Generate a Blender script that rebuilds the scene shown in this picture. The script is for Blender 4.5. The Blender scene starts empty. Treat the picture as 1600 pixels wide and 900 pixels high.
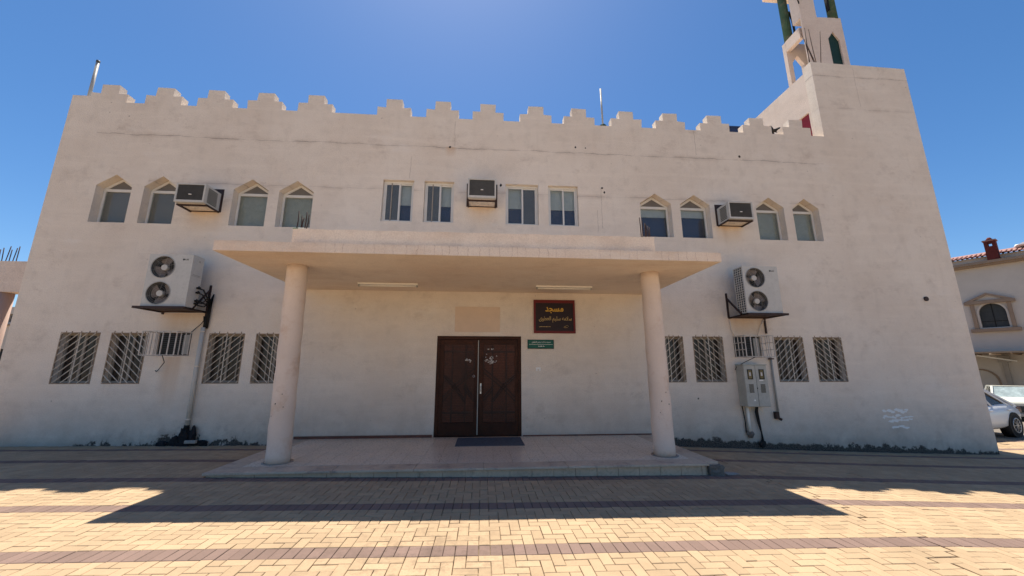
import bpy, bmesh, math, random
from mathutils import Vector, Matrix
from mathutils.geometry import tessellate_polygon
random.seed(7)
R = math.radians
SC = bpy.context.scene
COL = SC.collection

# ---------------------------------------------------------------- camera, sky, sun, exposure
cam = bpy.data.cameras.new('camera'); camo = bpy.data.objects.new('camera', cam); COL.objects.link(camo)
cam.sensor_width = 36; cam.lens = 36 * 596.35 / 1600; cam.clip_start = .05; cam.clip_end = 2000
camo.location = (0, 0, 1.6)
yaw, pitch = R(4.3686), R(11.992)
camo.rotation_euler = (R(90) + pitch, 0, -yaw)
SC.camera = camo
SUND = Vector((-.215, 1.438, 3.56)).normalized()
EL = math.asin(SUND.z); AZ = math.atan2(SUND.x, SUND.y)
W = bpy.data.worlds.new('World'); SC.world = W; W.use_nodes = True
wn = W.node_tree.nodes; bg = wn['Background']
sky = wn.new('ShaderNodeTexSky'); sky.sky_type = 'NISHITA'; sky.sun_disc = False
sky.sun_elevation = EL; sky.sun_rotation = AZ; sky.altitude = 600; sky.air_density = 1.0; sky.dust_density = .6; sky.ozone_density = 4.0
hs = wn.new('ShaderNodeHueSaturation'); hs.inputs['Saturation'].default_value = 1.22
W.node_tree.links.new(sky.outputs[0], hs.inputs['Color']); W.node_tree.links.new(hs.outputs[0], bg.inputs[0]); bg.inputs[1].default_value = .085
sl = bpy.data.lights.new('sun', 'SUN'); sl.energy = 5.0; sl.angle = R(.53); sl.color = (1, .925, .81)
so = bpy.data.objects.new('sun', sl); COL.objects.link(so); so.rotation_euler = SUND.to_track_quat('Z', 'Y').to_euler()
SC.view_settings.view_transform = 'Standard'; SC.view_settings.look = 'None'; SC.view_settings.exposure = .74; SC.view_settings.gamma = 1
SC.view_settings.use_curve_mapping = False
SC.cycles.max_bounces = 8; SC.cycles.diffuse_bounces = 5

# ---------------------------------------------------------------- node helpers
class NT:
    def __init__(s, name):
        s.m = bpy.data.materials.new(name); s.m.use_nodes = True; s.t = s.m.node_tree
        s.b = s.t.nodes['Principled BSDF']
    def put(s, sock, v):
        if isinstance(v, bpy.types.NodeSocket): s.t.links.new(v, sock)
        elif v is not None:
            if hasattr(sock, 'default_value') and sock.type == 'RGBA' and len(v) == 3: v = (*v, 1)
            sock.default_value = v
    def n(s, typ, ins={}, out=0, **props):
        k = s.t.nodes.new('ShaderNode' + typ)
        for a, b in props.items(): setattr(k, a, b)
        for a, b in ins.items(): s.put(k.inputs[a], b)
        return k.outputs[out]
    def math(s, op, a, b=0., c=0., clamp=False):
        k = s.t.nodes.new('ShaderNodeMath'); k.operation = op; k.use_clamp = clamp
        for i, v in enumerate((a, b, c)): s.put(k.inputs[i], v)
        return k.outputs[0]
    def mix(s, f, a, b, mode='MIX'):
        k = s.t.nodes.new('ShaderNodeMix'); k.data_type = 'RGBA'; k.blend_type = mode
        s.put(k.inputs[0], f); s.put(k.inputs[6], a); s.put(k.inputs[7], b)
        return k.outputs[2]
    def pos(s): return s.n('NewGeometry')
    def noise(s, vec, scale, detail=4, rough=.55, lac=2.):
        return s.n('TexNoise', {'Vector': vec, 'Scale': scale, 'Detail': detail, 'Roughness': rough, 'Lacunarity': lac})
    def scalev(s, vec, v): return s.n('VectorMath', {0: vec, 1: v}, operation='MULTIPLY')
    def rng(s, v, a, b, c=0., d=1.): return s.n('MapRange', {0: v, 1: a, 2: b, 3: c, 4: d})
    def bump(s, h, strength, dist=.01): s.put(s.b.inputs['Normal'], s.n('Bump', {'Strength': strength, 'Distance': dist, 'Height': h}))

def mat(name, base, rough=.7, var=.12, scale=3., fine=40., bump=.2, metal=0., tint=None, coat=0., dirt=0., spec=.3):
    """general weathered procedural material: two scales of mottling, fine bump, optional second colour in patches"""
    t = NT(name); p = t.pos()
    big = t.noise(p, scale, 5, .6); sm = t.noise(p, fine, 3, .6)
    c = t.mix(t.rng(big, .3, .7), tuple(x * (1 - var) for x in base), tuple(min(1, x * (1 + var)) for x in base))
    c = t.mix(t.rng(sm, .35, .65, 0, .35), c, tuple(x * (1 - var * 1.5) for x in base))
    if tint: c = t.mix(t.rng(t.noise(p, scale * 1.7, 6, .7), .52, .72, 0, .8), c, tint)
    if dirt: c = t.mix(t.rng(t.noise(p, scale * 4, 8, .75), .5, .75, 0, dirt), c, (.05, .04, .035))
    t.put(t.b.inputs['Base Color'], c); t.b.inputs['Metallic'].default_value = metal
    t.put(t.b.inputs['Roughness'], t.rng(sm, .3, .7, max(.02, rough - .08), min(1, rough + .1)))
    t.b.inputs['Specular IOR Level'].default_value = spec
    if coat: t.b.inputs['Coat Weight'].default_value = coat
    if bump: t.bump(sm, bump, .004)
    return t.m

def stucco(name, A, B, cracks=(), stains_and_bounce=True):
    t = NT(name); p = t.pos()
    xyz = t.n('SeparateXYZ', {0: p}); sx = t.t.nodes[-1]; X, Y, Z = sx.outputs
    big = t.noise(p, .55, 6, .62)
    c = t.mix(t.rng(big, .35, .65), A, B)
    mid = t.noise(p, 3.1, 6, .65)
    c = t.mix(t.rng(mid, .5, .74, 0, .38), c, tuple(x * .72 for x in A))
    streak = t.noise(t.scalev(p, (2.6, 2.6, .22)), 1.6, 6, .65)
    c = t.mix(t.rng(streak, .55, .8, 0, .2), c, (A[0] * .66, A[1] * .63, A[2] * .6))
    smear = t.noise(t.scalev(p, (.5, .5, 5.)), 1.1, 5, .6)
    c = t.mix(t.rng(smear, .5, .72, 0, .35), c, tuple(min(1, x * 1.12) for x in B))
    grain = t.noise(p, 62, 3, .75)
    c = t.mix(t.rng(grain, .42, .66, 0, .42), c, tuple(x * .62 for x in A))
    wob = t.math('MULTIPLY', t.math('SUBTRACT', t.noise(p, 1.3, 8, .72), .5), .15)
    wl = t.noise(p, 1.9, 3, .5)
    for z0, x0, x1, w, k in cracks:
        d = t.math('ABSOLUTE', t.math('SUBTRACT', t.math('ADD', Z, wob), z0))
        width = t.math('MULTIPLY', t.rng(wl, .38, .62, .22, 1.), w)
        f = t.math('LESS_THAN', d, width)
        halo = t.rng(d, 0., .09, .28, 0.)
        if x0 > -90: 
            inx = t.math('MULTIPLY', t.math('GREATER_THAN', X, x0), t.math('LESS_THAN', X, x1))
            f = t.math('MULTIPLY', f, inx); halo = t.math('MULTIPLY', halo, inx)
        c = t.mix(t.math('MULTIPLY', halo, t.rng(wl, .4, .6)), c, (.36, .26, .2))
        c = t.mix(t.math('MULTIPLY', f, k), c, (.17, .12, .1))
    for x0, za, zb in ((-.80, 7.25, 7.98), (5.72, 7.3, 8.06), (3.02, 5.1, 6.25), (2.9, 5.0, 5.6), (-1.9, 6.3, 6.9), (10.9, 9.1, 10.4)) if stains_and_bounce else ():
        d = t.math('ABSOLUTE', t.math('SUBTRACT', t.math('ADD', X, wob), x0))
        f = t.math('MULTIPLY', t.math('LESS_THAN', d, .006), t.math('MULTIPLY', t.math('GREATER_THAN', Z, za), t.math('LESS_THAN', Z, zb)))
        c = t.mix(t.math('MULTIPLY', f, .4), c, (.2, .14, .11))
    if stains_and_bounce:
        blot = t.noise(t.scalev(p, (1, 1, 1.5)), 1.15, 9, .78)
        c = t.mix(t.rng(blot, .56, .7, 0, .38), c, (.44, .34, .27))
        pale = t.noise(t.scalev(p, (.8, .8, 1.6)), .9, 7, .7)
        c = t.mix(t.rng(pale, .6, .68, 0, .30), c, (.80, .74, .68))
        fly = t.noise(p, 11, 2, .5)
        c = t.mix(t.rng(fly, .745, .76, 0, .6), c, (.16, .12, .10))
        # black damp and bitumen remains along the foot of the wall
        z0 = t.rng(X, 4.3, 12.6, .02, -.42)
        h = t.math('SUBTRACT', Z, z0)
        cr = t.t.nodes.new('ShaderNodeValToRGB'); t.put(cr.inputs[0], t.rng(X, -10.2, 12.6))
        el = cr.color_ramp.elements; el[0].position = 0; el[0].color = (0, 0, 0, 1); el[1].position = 1; el[1].color = (.5, .5, .5, 1)
        for q, v in ((.06, 0), (.1, .55), (.15, .85), (.175, 1.3), (.2, .8), (.26, .75), (.265, .0), (.628, 0), (.64, .5), (.72, .35), (.76, .12), (.82, .45), (.93, .6), (.97, .3)):
            e = el.new(q); e.color = (v, v, v, 1)
        env = cr.outputs[0]
        n1 = t.noise(t.scalev(p, (1, 0, .9)), 3.4, 9, .7)
        lim = t.math('MULTIPLY', env, t.rng(n1, .40, .62, -.05, .25))
        grime = t.math('MULTIPLY', t.rng(h, 0., 1.2, .6, 0.), t.rng(t.noise(p, 1.7, 6, .7), .35, .65, .4, 1.))
        c = t.mix(grime, c, (.36, .27, .20))
        f = t.rng(t.math('SUBTRACT', lim, h), -.015, .02)
        rimf = t.rng(t.math('SUBTRACT', t.math('MULTIPLY', lim, 1.5), h), -.22, .02)
        c = t.mix(t.math('MULTIPLY', rimf, .35), c, (.30, .24, .2))
        c = t.mix(t.math('MULTIPLY', f, t.rng(t.noise(p, 38, 4, .7), .35, .6, 1., .72)), c, (.018, .015, .014))
        # bounce light painted below units and shelves; rust below cage and wall hole
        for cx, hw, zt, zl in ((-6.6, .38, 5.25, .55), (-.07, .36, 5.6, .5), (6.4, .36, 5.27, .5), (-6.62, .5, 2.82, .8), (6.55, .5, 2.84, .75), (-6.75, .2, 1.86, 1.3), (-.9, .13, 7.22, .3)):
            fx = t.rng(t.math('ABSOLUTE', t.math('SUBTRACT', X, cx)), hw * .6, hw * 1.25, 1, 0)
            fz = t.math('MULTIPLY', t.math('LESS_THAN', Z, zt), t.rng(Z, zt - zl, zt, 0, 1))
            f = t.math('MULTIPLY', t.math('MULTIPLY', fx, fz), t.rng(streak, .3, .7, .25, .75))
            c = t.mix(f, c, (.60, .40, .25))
    if 'canopy' in name:
        c = t.mix(t.rng(t.noise(t.scalev(p, (.5, 1.6, 1)), 1.3, 8, .72), .52, .7, 0, .4), c, (.62, .43, .29))
        c = t.mix(t.rng(t.noise(t.scalev(p, (.35, 2.2, 1)), 2.1, 6, .7), .58, .7, 0, .3), c, (.90, .82, .72))
    if 'canopy' in name:   # hairline shrinkage cracks down the slab edge
        xw = t.math('ADD', X, t.math('MULTIPLY', t.noise(p, 7, 5, .7), .10))
        vor = t.n('TexVoronoi', {'W': xw, 'Scale': 6.5}, voronoi_dimensions='1D', feature='DISTANCE_TO_EDGE')
        inz = t.math('MULTIPLY', t.math('LESS_THAN', Z, 3.575), t.math('LESS_THAN', Y, 6.02))
        f = t.math('MULTIPLY', t.math('MULTIPLY', t.math('LESS_THAN', vor, .022), inz), t.rng(t.noise(p, 1.1, 3, .5), .44, .56))
        c = t.mix(t.math('MULTIPLY', f, .5), c, (.34, .20, .14))
    t.put(t.b.inputs['Base Color'], c); t.b.inputs['Roughness'].default_value = .93; t.b.inputs['Specular IOR Level'].default_value = .2
    h = t.math('ADD', t.math('MULTIPLY', grain, 1.), t.math('MULTIPLY', t.noise(p, 32, 2, .6), .8))
    t.bump(h, .75, .012)
    return t.m

def paver_mat(name, base, dark):
    t = NT(name); p = t.pos(); g = t.t.nodes[-1]
    oi = t.n('ObjectInfo', out=5); rnd = t.math('FRACT', t.math('ADD', g.outputs['Random Per Island'], oi))
    c = t.mix(t.rng(rnd, 0, 1, 0, 1), tuple(x * .88 for x in base), tuple(min(1, x * 1.1) for x in base))
    c = t.mix(t.math('MULTIPLY', t.math('GREATER_THAN', rnd, .93), .35), c, dark)
    sp = t.noise(p, 140, 3, .7)
    c = t.mix(t.rng(sp, .4, .7, 0, .35), c, tuple(x * .62 for x in base))
    st = t.noise(p, .9, 7, .7)
    c = t.mix(t.rng(st, .47, .68, 0, .6), c, tuple(x * .68 for x in base))
    # worn and stained patch in front of the door
    s2 = t.n('SeparateXYZ', {0: p}); k = t.t.nodes[-1]; X, Y, Z = k.outputs
    dx = t.math('DIVIDE', t.math('ADD', X, .55), 1.3); dy = t.math('DIVIDE', t.math('SUBTRACT', Y, 3.9), 1.1)
    d = t.math('SQRT', t.math('ADD', t.math('MULTIPLY', dx, dx), t.math('MULTIPLY', dy, dy)))
    f = t.math('MULTIPLY', t.rng(d, .3, 1.2, 1, 0), t.rng(t.noise(p, 6, 8, .8), .46, .62))
    c = t.mix(t.math('MULTIPLY', f, .75), c, dark)
    c = t.mix(t.rng(t.noise(p, 24, 6, .8), .58, .72, 0, .6), c, dark)
    t.put(t.b.inputs['Base Color'], c); t.b.inputs['Roughness'].default_value = .9; t.b.inputs['Specular IOR Level'].default_value = .25
    t.bump(t.math('ADD', sp, t.noise(p, 30, 3, .6)), .35, .004)
    return t.m

CR = ((7.2, -9.4, 9.4, .008, .55), (10.08, 9.5, 13, .009, .55), (5.98, -8, 9.2, .005, .4), (9.0, 9.5, 13, .005, .35))
M = {}
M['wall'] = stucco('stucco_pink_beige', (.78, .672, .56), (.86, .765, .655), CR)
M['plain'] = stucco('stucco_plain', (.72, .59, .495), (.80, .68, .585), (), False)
M['canopy'] = stucco('canopy_plaster', (.86, .69, .545), (.90, .77, .635), ((3.6, -5, 5, .004, .5),), False)
M['column'] = mat('column_paint', (.75, .62, .52), .85, .1, 1.4, 60, .35, tint=(.58, .40, .28), dirt=.1)
M['patch'] = mat('faded_board', (.70, .535, .40), .85, .05, 4, 50, .1)
M['alu'] = mat('white_aluminium', (.68, .66, .62), .45, .06, 6, 30, .05)
M['alu_beige'] = mat('beige_window_frame', (.33, .29, .24), .6, .15, 6, 30, .1, dirt=.4)
M['plastic'] = mat('aged_white_enamel', (.56, .54, .49), .5, .07, 4, 25, .06, dirt=.25)
M['plastic_grey'] = mat('grey_enamel', (.36, .35, .32), .5, .08, 4, 25, .06)
M['acgrille'] = mat('grey_brown_grille', (.105, .10, .09), .6, .15, 8, 60, .1)
M['blade'] = mat('brown_grey_fan_blade', (.20, .17, .155), .6, .1, 6, 30, .05)
M['annexe_column'] = mat('dull_pink_column_paint', (.42, .31, .27), .85, .1, 1.4, 60, .35)
M['dark'] = mat('dark_grille', (.045, .05, .05), .55, .15, 8, 60, .1)
M['black'] = mat('black_rubber', (.014, .013, .013), .7, .2, 8, 40, .2)
M['steel'] = mat('brown_painted_steel', (.05, .028, .024), .6, .25, 6, 40, .2)
M['bars'] = mat('rusty_cream_bars', (.74, .66, .56), .7, .15, 9, 50, .2, tint=(.20, .12, .07))
M['bars_dark'] = mat('rusty_frame_bars', (.30, .22, .15), .8, .25, 9, 50, .3, tint=(.09, .05, .03))
M['cage'] = mat('pale_cage_bars', (.58, .54, .49), .6, .1, 9, 50, .1, tint=(.34, .2, .12))
M['rebar'] = mat('rusty_rebar', (.06, .035, .028), .85, .25, 20, 80, .4)
M['brownglass'] = mat('dusty_brown_glass', (.035, .026, .02), .3, .25, 3, 12, .03, coat=.2)
M['blind'] = mat('grey_green_blind', (.66, .66, .60), .8, .08, 5, 30, .05)
M['blind_dark'] = mat('brown_grey_blind', (.20, .18, .16), .8, .12, 5, 30, .05)
M['screen'] = mat('grey_insect_screen', (.16, .15, .14), .7, .1, 5, 200, .1)
M['navy'] = mat('dark_blue_room', (.024, .044, .11), .6, .15, 3, 20, .05)
M['wood'] = mat('dark_carved_wood', (.055, .018, .008), .55, .4, 1.6, 24, .25, tint=(.020, .007, .005), spec=.2)
M['moulding'] = mat('polished_wood_moulding', (.04, .016, .010), .5, .35, 2.2, 24, .2, tint=(.03, .011, .007), spec=.3)
M['rib'] = mat('reddish_wood_ribs', (.085, .024, .010), .5, .4, 1.4, 24, .2, tint=(.022, .008, .005), spec=.35)
M['paper'] = mat('torn_paper', (.62, .58, .54), .9, .1, 20, 60, .1)
M['tile'] = mat('pale_floor_tile', (.66, .56, .45), .3, .1, 1.6, 30, .03, dirt=.25)
M['marble'] = mat('worn_marble_slab', (.56, .45, .34), .5, .15, 2, 20, .08, tint=(.22, .15, .14), dirt=.3)
M['riser'] = mat('riser_tile', (.60, .46, .33), .6, .15, 2.5, 20, .1, dirt=.4)
M['mat'] = mat('blue_grey_door_mat', (.075, .095, .13), .95, .3, 14, 90, .8)
M['maroon'] = mat('maroon_frame', (.15, .014, .014), .5, .1, 5, 30, .05)
M['signdark'] = mat('dark_brown_sign_face', (.022, .009, .010), .45, .15, 4, 30, .03)
M['gold'] = mat('gold_lettering', (.70, .40, .05), .5, .06, 9, 30, 0)
M['gold2'] = mat('pale_gold_lettering', (.52, .36, .14), .5, .06, 9, 30, 0)
M['green'] = mat('green_plaque_enamel', (.012, .11, .075), .4, .1, 5, 30, .03)
M['white'] = mat('white_lettering', (.86, .84, .80), .6, .04, 9, 30, 0)
M['greenpaint'] = mat('flaking_green_paint', (.045, .10, .065), .7, .35, 2.2, 30, .3, tint=(.16, .14, .10), dirt=.4)
M['greendark'] = mat('dark_green_panel', (.012, .045, .038), .7, .2, 2, 30, .1)
M['red'] = mat('red_door_paint', (.24, .02, .03), .6, .12, 4, 30, .1)
M['redstrip'] = mat('reddish_skirting', (.16, .07, .05), .8, .2, 4, 30, .1)
M['meter'] = mat('meter_box_enamel', (.46, .45, .40), .5, .1, 5, 25, .08, dirt=.35)
M['amber'] = mat('amber_meter_window', (.20, .15, .06), .3, .2, 9, 30, .02)
M['amberframe'] = mat('black_gasket', (.02, .02, .018), .6, .2, 9, 30, .02)
M['rubble'] = mat('grey_cement_rubble', (.19, .165, .14), .95, .3, 7, 40, 1., dirt=.5)
M['soot'] = mat('black_bitumen_lump', (.02, .018, .02), .9, .3, 7, 40, 1.)
M['concrete'] = mat('grey_concrete', (.36, .32, .28), .9, .15, 3, 40, .4)
M['roof'] = mat('roof_screed', (.50, .44, .36), .9, .1, 1, 30, .3)
M['sand'] = mat('sand_joint', (.30, .22, .14), .95, .2, 2, 60, .4)
M['asphalt'] = mat('dusty_asphalt', (.20, .17, .135), .9, .15, .5, 60, .4)
M['dust'] = mat('dusty_ground', (.44, .36, .27), .95, .15, .1, 20, .3)
M['yellow'] = paver_mat('yellow_paver', (.465, .335, .205), (.27, .19, .12))
M['mauve'] = paver_mat('mauve_paver', (.235, .16, .13), (.13, .09, .07))
M['villa'] = mat('villa_render', (.56, .50, .43), .9, .07, 1.2, 60, .4)
M['trim'] = mat('brown_trim', (.30, .215, .15), .8, .12, 3, 40, .2)
M['rooftile'] = mat('red_clay_tile', (.36, .19, .155), .85, .2, 6, 40, .3)
M['chimney'] = mat('chimney_maroon', (.12, .022, .018), .85, .2, 4, 40, .3)
M['tyre'] = mat('tyre_rubber', (.018, .018, .018), .85, .15, 9, 60, .3)
M['rim'] = mat('alloy_rim', (.45, .46, .48), .3, .08, 9, 30, 0, metal=.8)
M['carsilver'] = mat('silver_white_car_paint', (.66, .68, .70), .35, .02, 1, 20, 0, coat=.35)
M['carwhite'] = mat('old_cream_white_car_paint', (.60, .60, .52), .4, .05, 2, 20, 0, coat=.4)
M['lamp_red'] = mat('dark_red_tail_lamp', (.08, .006, .008), .25, .1, 9, 30, 0, coat=.5)
M['lampwhite'] = mat('clear_head_lamp', (.55, .57, .58), .15, .1, 9, 30, 0, coat=.8)
M['tube'] = mat('unlit_tube_white', (.88, .84, .76), .4, .04, 9, 30, 0)
M['rag'] = mat('white_plastic_rag', (.72, .76, .72), .5, .1, 20, 30, .2)
M['raggreen'] = mat('green_plastic_scrap', (.03, .17, .08), .6, .1, 20, 30, .2)

def glass(name, tint, rough, body):
    t = NT(name); t.b.inputs['Base Color'].default_value = (*tint, 1); t.b.inputs['Roughness'].default_value = rough
    p = t.pos(); dirt = t.rng(t.noise(p, 5, 6, .7), .3, .75, body * .6, body)
    tr = t.n('BsdfTransparent', {0: (*tint, 1)}); gl = t.n('BsdfGlossy', {0: (.9, .92, .92, 1), 1: rough})
    fr = t.n('Fresnel', {0: 1.24}); mx = t.n('MixShader', {0: t.rng(fr, 0, 1, .02, .9), 1: tr, 2: gl})
    df = t.n('BsdfDiffuse', {0: (.36, .35, .32, 1)}); m2 = t.n('MixShader', {0: dirt, 1: mx, 2: df})
    t.t.links.new(m2, t.t.nodes['Material Output'].inputs[0]); return t.m
M['glass'] = glass('dusty_window_glass', (.86, .90, .88), .06, .26)
M['glass_car'] = glass('tinted_car_glass', (.25, .28, .28), .03, .04)
M['glass_clean'] = glass('clearer_window_glass', (.88, .92, .94), .05, .09)
M['windscreen'] = mat('windscreen_sunshade_glass', (.36, .43, .42), .15, .35, 3.5, 12, .0, coat=1.)

# ---------------------------------------------------------------- mesh helpers
class MB:
    def __init__(s): s.b = bmesh.new()
    def box(s, a, b, rot=None, c=None):
        (x0, y0, z0), (x1, y1, z1) = a, b
        v = [Vector((x, y, z)) for x in (x0, x1) for y in (y0, y1) for z in (z0, z1)]
        if rot is not None:
            cc = Vector(c) if c else sum(v, Vector()) / 8
            v = [cc + rot @ (q - cc) for q in v]
        v = [s.b.verts.new(q) for q in v]
        for f in ((0, 1, 3, 2), (4, 6, 7, 5), (0, 4, 5, 1), (2, 3, 7, 6), (0, 2, 6, 4), (1, 5, 7, 3)): s.b.faces.new([v[i] for i in f])
        return s
    def bar(s, p, q, w, h=None, up=(0, 0, 1)):
        p, q = Vector(p), Vector(q); d = (q - p); L = d.length
        if L < 1e-6: return s
        d.normalize(); u = Vector(up)
        if abs(d.dot(u)) > .98: u = Vector((1, 0, 0))
        a = d.cross(u).normalized(); c = a.cross(d).normalized(); h = h or w
        v = [s.b.verts.new(r + a * i * w / 2 + c * j * h / 2) for r in (p, q) for i, j in ((-1, -1), (1, -1), (1, 1), (-1, 1))]
        for f in ((0, 1, 2, 3), (7, 6, 5, 4), (0, 4, 5, 1), (1, 5, 6, 2), (2, 6, 7, 3), (3, 7, 4, 0)): s.b.faces.new([v[i] for i in f])
        return s
    def tube(s, pts, r, n=8, cap=True, smooth=True):
        pts = [Vector(p) for p in pts]; rr = r if isinstance(r, (list, tuple)) else [r] * len(pts); rings = []
        for i, p in enumerate(pts):
            d = (pts[min(i + 1, len(pts) - 1)] - pts[max(i - 1, 0)]).normalized()
            u = Vector((0, 0, 1)) if abs(d.z) < .9 else Vector((1, 0, 0))
            a = d.cross(u).normalized(); c = a.cross(d)
            rings.append([s.b.verts.new(p + (a * math.cos(t) + c * math.sin(t)) * rr[i]) for t in (2 * math.pi * k / n for k in range(n))])
        for A, B in zip(rings, rings[1:]):
            for k in range(n):
                f = s.b.faces.new((A[k], A[(k + 1) % n], B[(k + 1) % n], B[k])); f.smooth = smooth
        if cap: s.b.faces.new(rings[0][::-1]); s.b.faces.new(rings[-1])
        return s
    def ring(s, c, r, w, axis='y', n=32, d=.01):
        c = Vector(c); ev = []
        for k in range(n):
            t = 2 * math.pi * k / n; row = []
            for rad, dd in ((r - w / 2, -d / 2), (r + w / 2, -d / 2), (r + w / 2, d / 2), (r - w / 2, d / 2)):
                x, y = rad * math.cos(t), rad * math.sin(t)
                row.append(s.b.verts.new(c + (Vector((x, dd, y)) if axis == 'y' else Vector((x, y, dd)))))
            ev.append(row)
        for k in range(n):
            A, B = ev[k], ev[(k + 1) % n]
            for j in range(4):
                f = s.b.faces.new((A[j], A[(j + 1) % 4], B[(j + 1) % 4], B[j])); f.smooth = True
        return s
    def plate(s, outer, holes, y0, y1, plane='xz'):
        """polygon with holes in the XZ plane, given thickness from y0 (front) to y1"""
        loops = [[Vector((x, z, 0)) for x, z in L] for L in [outer] + list(holes)]
        flat = [v for L in loops for v in L]; tri = tessellate_polygon(loops)
        def P(v, y): return Vector((v.x, y, v.y))
        F = [s.b.verts.new(P(v, y0)) for v in flat]; B = [s.b.verts.new(P(v, y1)) for v in flat]
        for a, b, c in tri:
            try: s.b.faces.new((F[a], F[b], F[c])); s.b.faces.new((B[c], B[b], B[a]))
            except ValueError: pass
        k = 0
        for L in loops:
            n = len(L)
            for i in range(n):
                a, b = k + i, k + (i + 1) % n
                s.b.faces.new((F[a], B[a], B[b], F[b]))
            k += n
        bmesh.ops.recalc_face_normals(s.b, faces=s.b.faces[:])
        return s
    def disc(s, c, r, n=24, y=True):
        c = Vector(c); s.b.faces.new([s.b.verts.new(c + Vector((r * math.cos(2 * math.pi * k / n), 0, r * math.sin(2 * math.pi * k / n)))) for k in range(n)]); return s
    def quad(s, *p): s.b.faces.new([s.b.verts.new(q) for q in p]); return s
    def lump(s, c, r, seed=0, sub=2, sq=(1, 1, 1)):
        rnd = random.Random(seed); g = bmesh.ops.create_icosphere(s.b, subdivisions=sub, radius=1)
        from mathutils import noise
        for v in g['verts']:
            k = 1 + .55 * noise.noise(v.co * 1.7 + Vector((seed * 3.1, seed, 0))) + .25 * noise.noise(v.co * 5 + Vector((seed, 0, 0)))
            v.co = Vector(c) + Vector((v.co.x * r * sq[0], v.co.y * r * sq[1], v.co.z * r * sq[2])) * k
        return s
    def bevel(s, w, seg=1):
        bmesh.ops.bevel(s.b, geom=s.b.edges[:] , offset=w, segments=seg, affect='EDGES'); return s
    def build(s, name, m, parent=None, label=None, cat=None, group=None, kind=None, loc=None):
        me = bpy.data.meshes.new(name); s.b.to_mesh(me); s.b.free()
        if isinstance(m, (list, tuple)):
            for q in m: me.materials.append(q)
        else: me.materials.append(m)
        o = bpy.data.objects.new(name, me); COL.objects.link(o)
        if parent: o.parent = parent
        if loc: o.location = loc
        return tag(o, label, cat, group, kind)

def tag(o, label=None, cat=None, group=None, kind=None):
    if label: o['label'] = label
    if cat: o['category'] = cat
    if group: o['group'] = group
    if kind: o['kind'] = kind
    return o
def thing(name, label, cat, loc=(0, 0, 0), rz=0, group=None):
    o = bpy.data.objects.new(name, None); COL.objects.link(o); o.empty_display_size = .2
    o.location = loc; o.rotation_euler = (0, 0, rz); return tag(o, label, cat, group)
def copy_thing(o, parent=None):
    c = o.copy(); COL.objects.link(c)
    if parent: c.parent = parent
    for ch in o.children: copy_thing(ch, c)
    return c
def circle(cx, cz, r, n=32): return [(cx + r * math.cos(2 * math.pi * k / n), cz + r * math.sin(2 * math.pi * k / n)) for k in range(n)]

AR = {'م': 'FEE1 FEE2 FEE3 FEE4', 'س': 'FEB1 FEB2 FEB3 FEB4', 'ج': 'FE9D FE9E FE9F FEA0', 'د': 'FEA9 FEAA - -', 'ل': 'FEDD FEDE FEDF FEE0',
      'ا': 'FE8D FE8E - -', 'ه': 'FEE9 FEEA FEEB FEEC', 'ي': 'FEF1 FEF2 FEF3 FEF4', 'ع': 'FEC9 FECA FECB FECC', 'ط': 'FEC1 FEC2 FEC3 FEC4',
      'و': 'FEED FEEE - -', 'ى': 'FEEF FEF0 - -', 'ﻻ': 'FEFB FEFC - -'}
def shape(txt):
    out = []
    for w in txt.replace('لا', 'ﻻ').split(' '):
        s = []
        for i, ch in enumerate(w):
            f = AR[ch].split(); prev = i > 0 and AR[w[i - 1]].split()[2] != '-'; nxt = i < len(w) - 1 and f[2] != '-'
            s.append(chr(int(f[(3 if nxt else 1) if prev else (2 if nxt else 0)], 16)))
        out.append(''.join(s[::-1]))
    return ' '.join(out[::-1])
def text(body, m, parent, x, y, z, w=None, h=None, name='lettering', bold=.012):
    c = bpy.data.curves.new(name, 'FONT'); c.body = body; c.align_x = 'CENTER'; c.align_y = 'CENTER'; c.size = 1; c.extrude = .02; c.offset = bold; c.resolution_u = 3
    t = bpy.data.objects.new('tmp', c); COL.objects.link(t); bpy.context.view_layer.update()
    me = bpy.data.meshes.new_from_object(t.evaluated_get(bpy.context.evaluated_depsgraph_get())); bpy.data.objects.remove(t)
    xs = [v.co.x for v in me.vertices]; ys = [v.co.y for v in me.vertices]
    cx, cy = (min(xs) + max(xs)) / 2, (min(ys) + max(ys)) / 2; sx = w / (max(xs) - min(xs)); sy = h / (max(ys) - min(ys)) if h else sx
    for v in me.vertices: v.co = Vector(((v.co.x - cx) * sx, -v.co.z * .1, (v.co.y - cy) * sy))
    me.materials.clear(); me.materials.append(m); o = bpy.data.objects.new(name, me); COL.objects.link(o); o.location = (x, y, z); o.parent = parent
    return o

# ---------------------------------------------------------------- ground
PROF = [(-60, .15), (-12, .135), (-9.3, .13), (-5, .088), (-2, .035), (0, 0), (3, -.035), (4.5, -.06), (6.4, -.14), (8, -.21), (9.5, -.265), (12, -.35), (16, -.41), (60, -.5)]
def prof(x):
    for (a, za), (b, zb) in zip(PROF, PROF[1:]):
        if x <= b: return za + (zb - za) * (max(x, a) - a) / (b - a)
    return PROF[-1][1]
def zg(x, y): return prof(x) - .07 * min(1, max(0, (y - 7.3) / 1.7))
g = MB(); xs = [-400, -60, -20, -14] + [-12 + i * .5 for i in range(57)] + [20, 30, 60, 400]; ys = [-300, -40, -6, 0, 2, 3, 4, 5, 6, 7, 7.3, 7.8, 8.4, 9, 12, 20, 40, 100, 600]
vs = {(i, j): g.b.verts.new((x, y, zg(x, y) - .034)) for i, x in enumerate(xs) for j, y in enumerate(ys)}
for i in range(len(xs) - 1):
    for j in range(len(ys) - 1): g.b.faces.new([vs[i, j], vs[i + 1, j], vs[i + 1, j + 1], vs[i, j + 1]])
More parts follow.
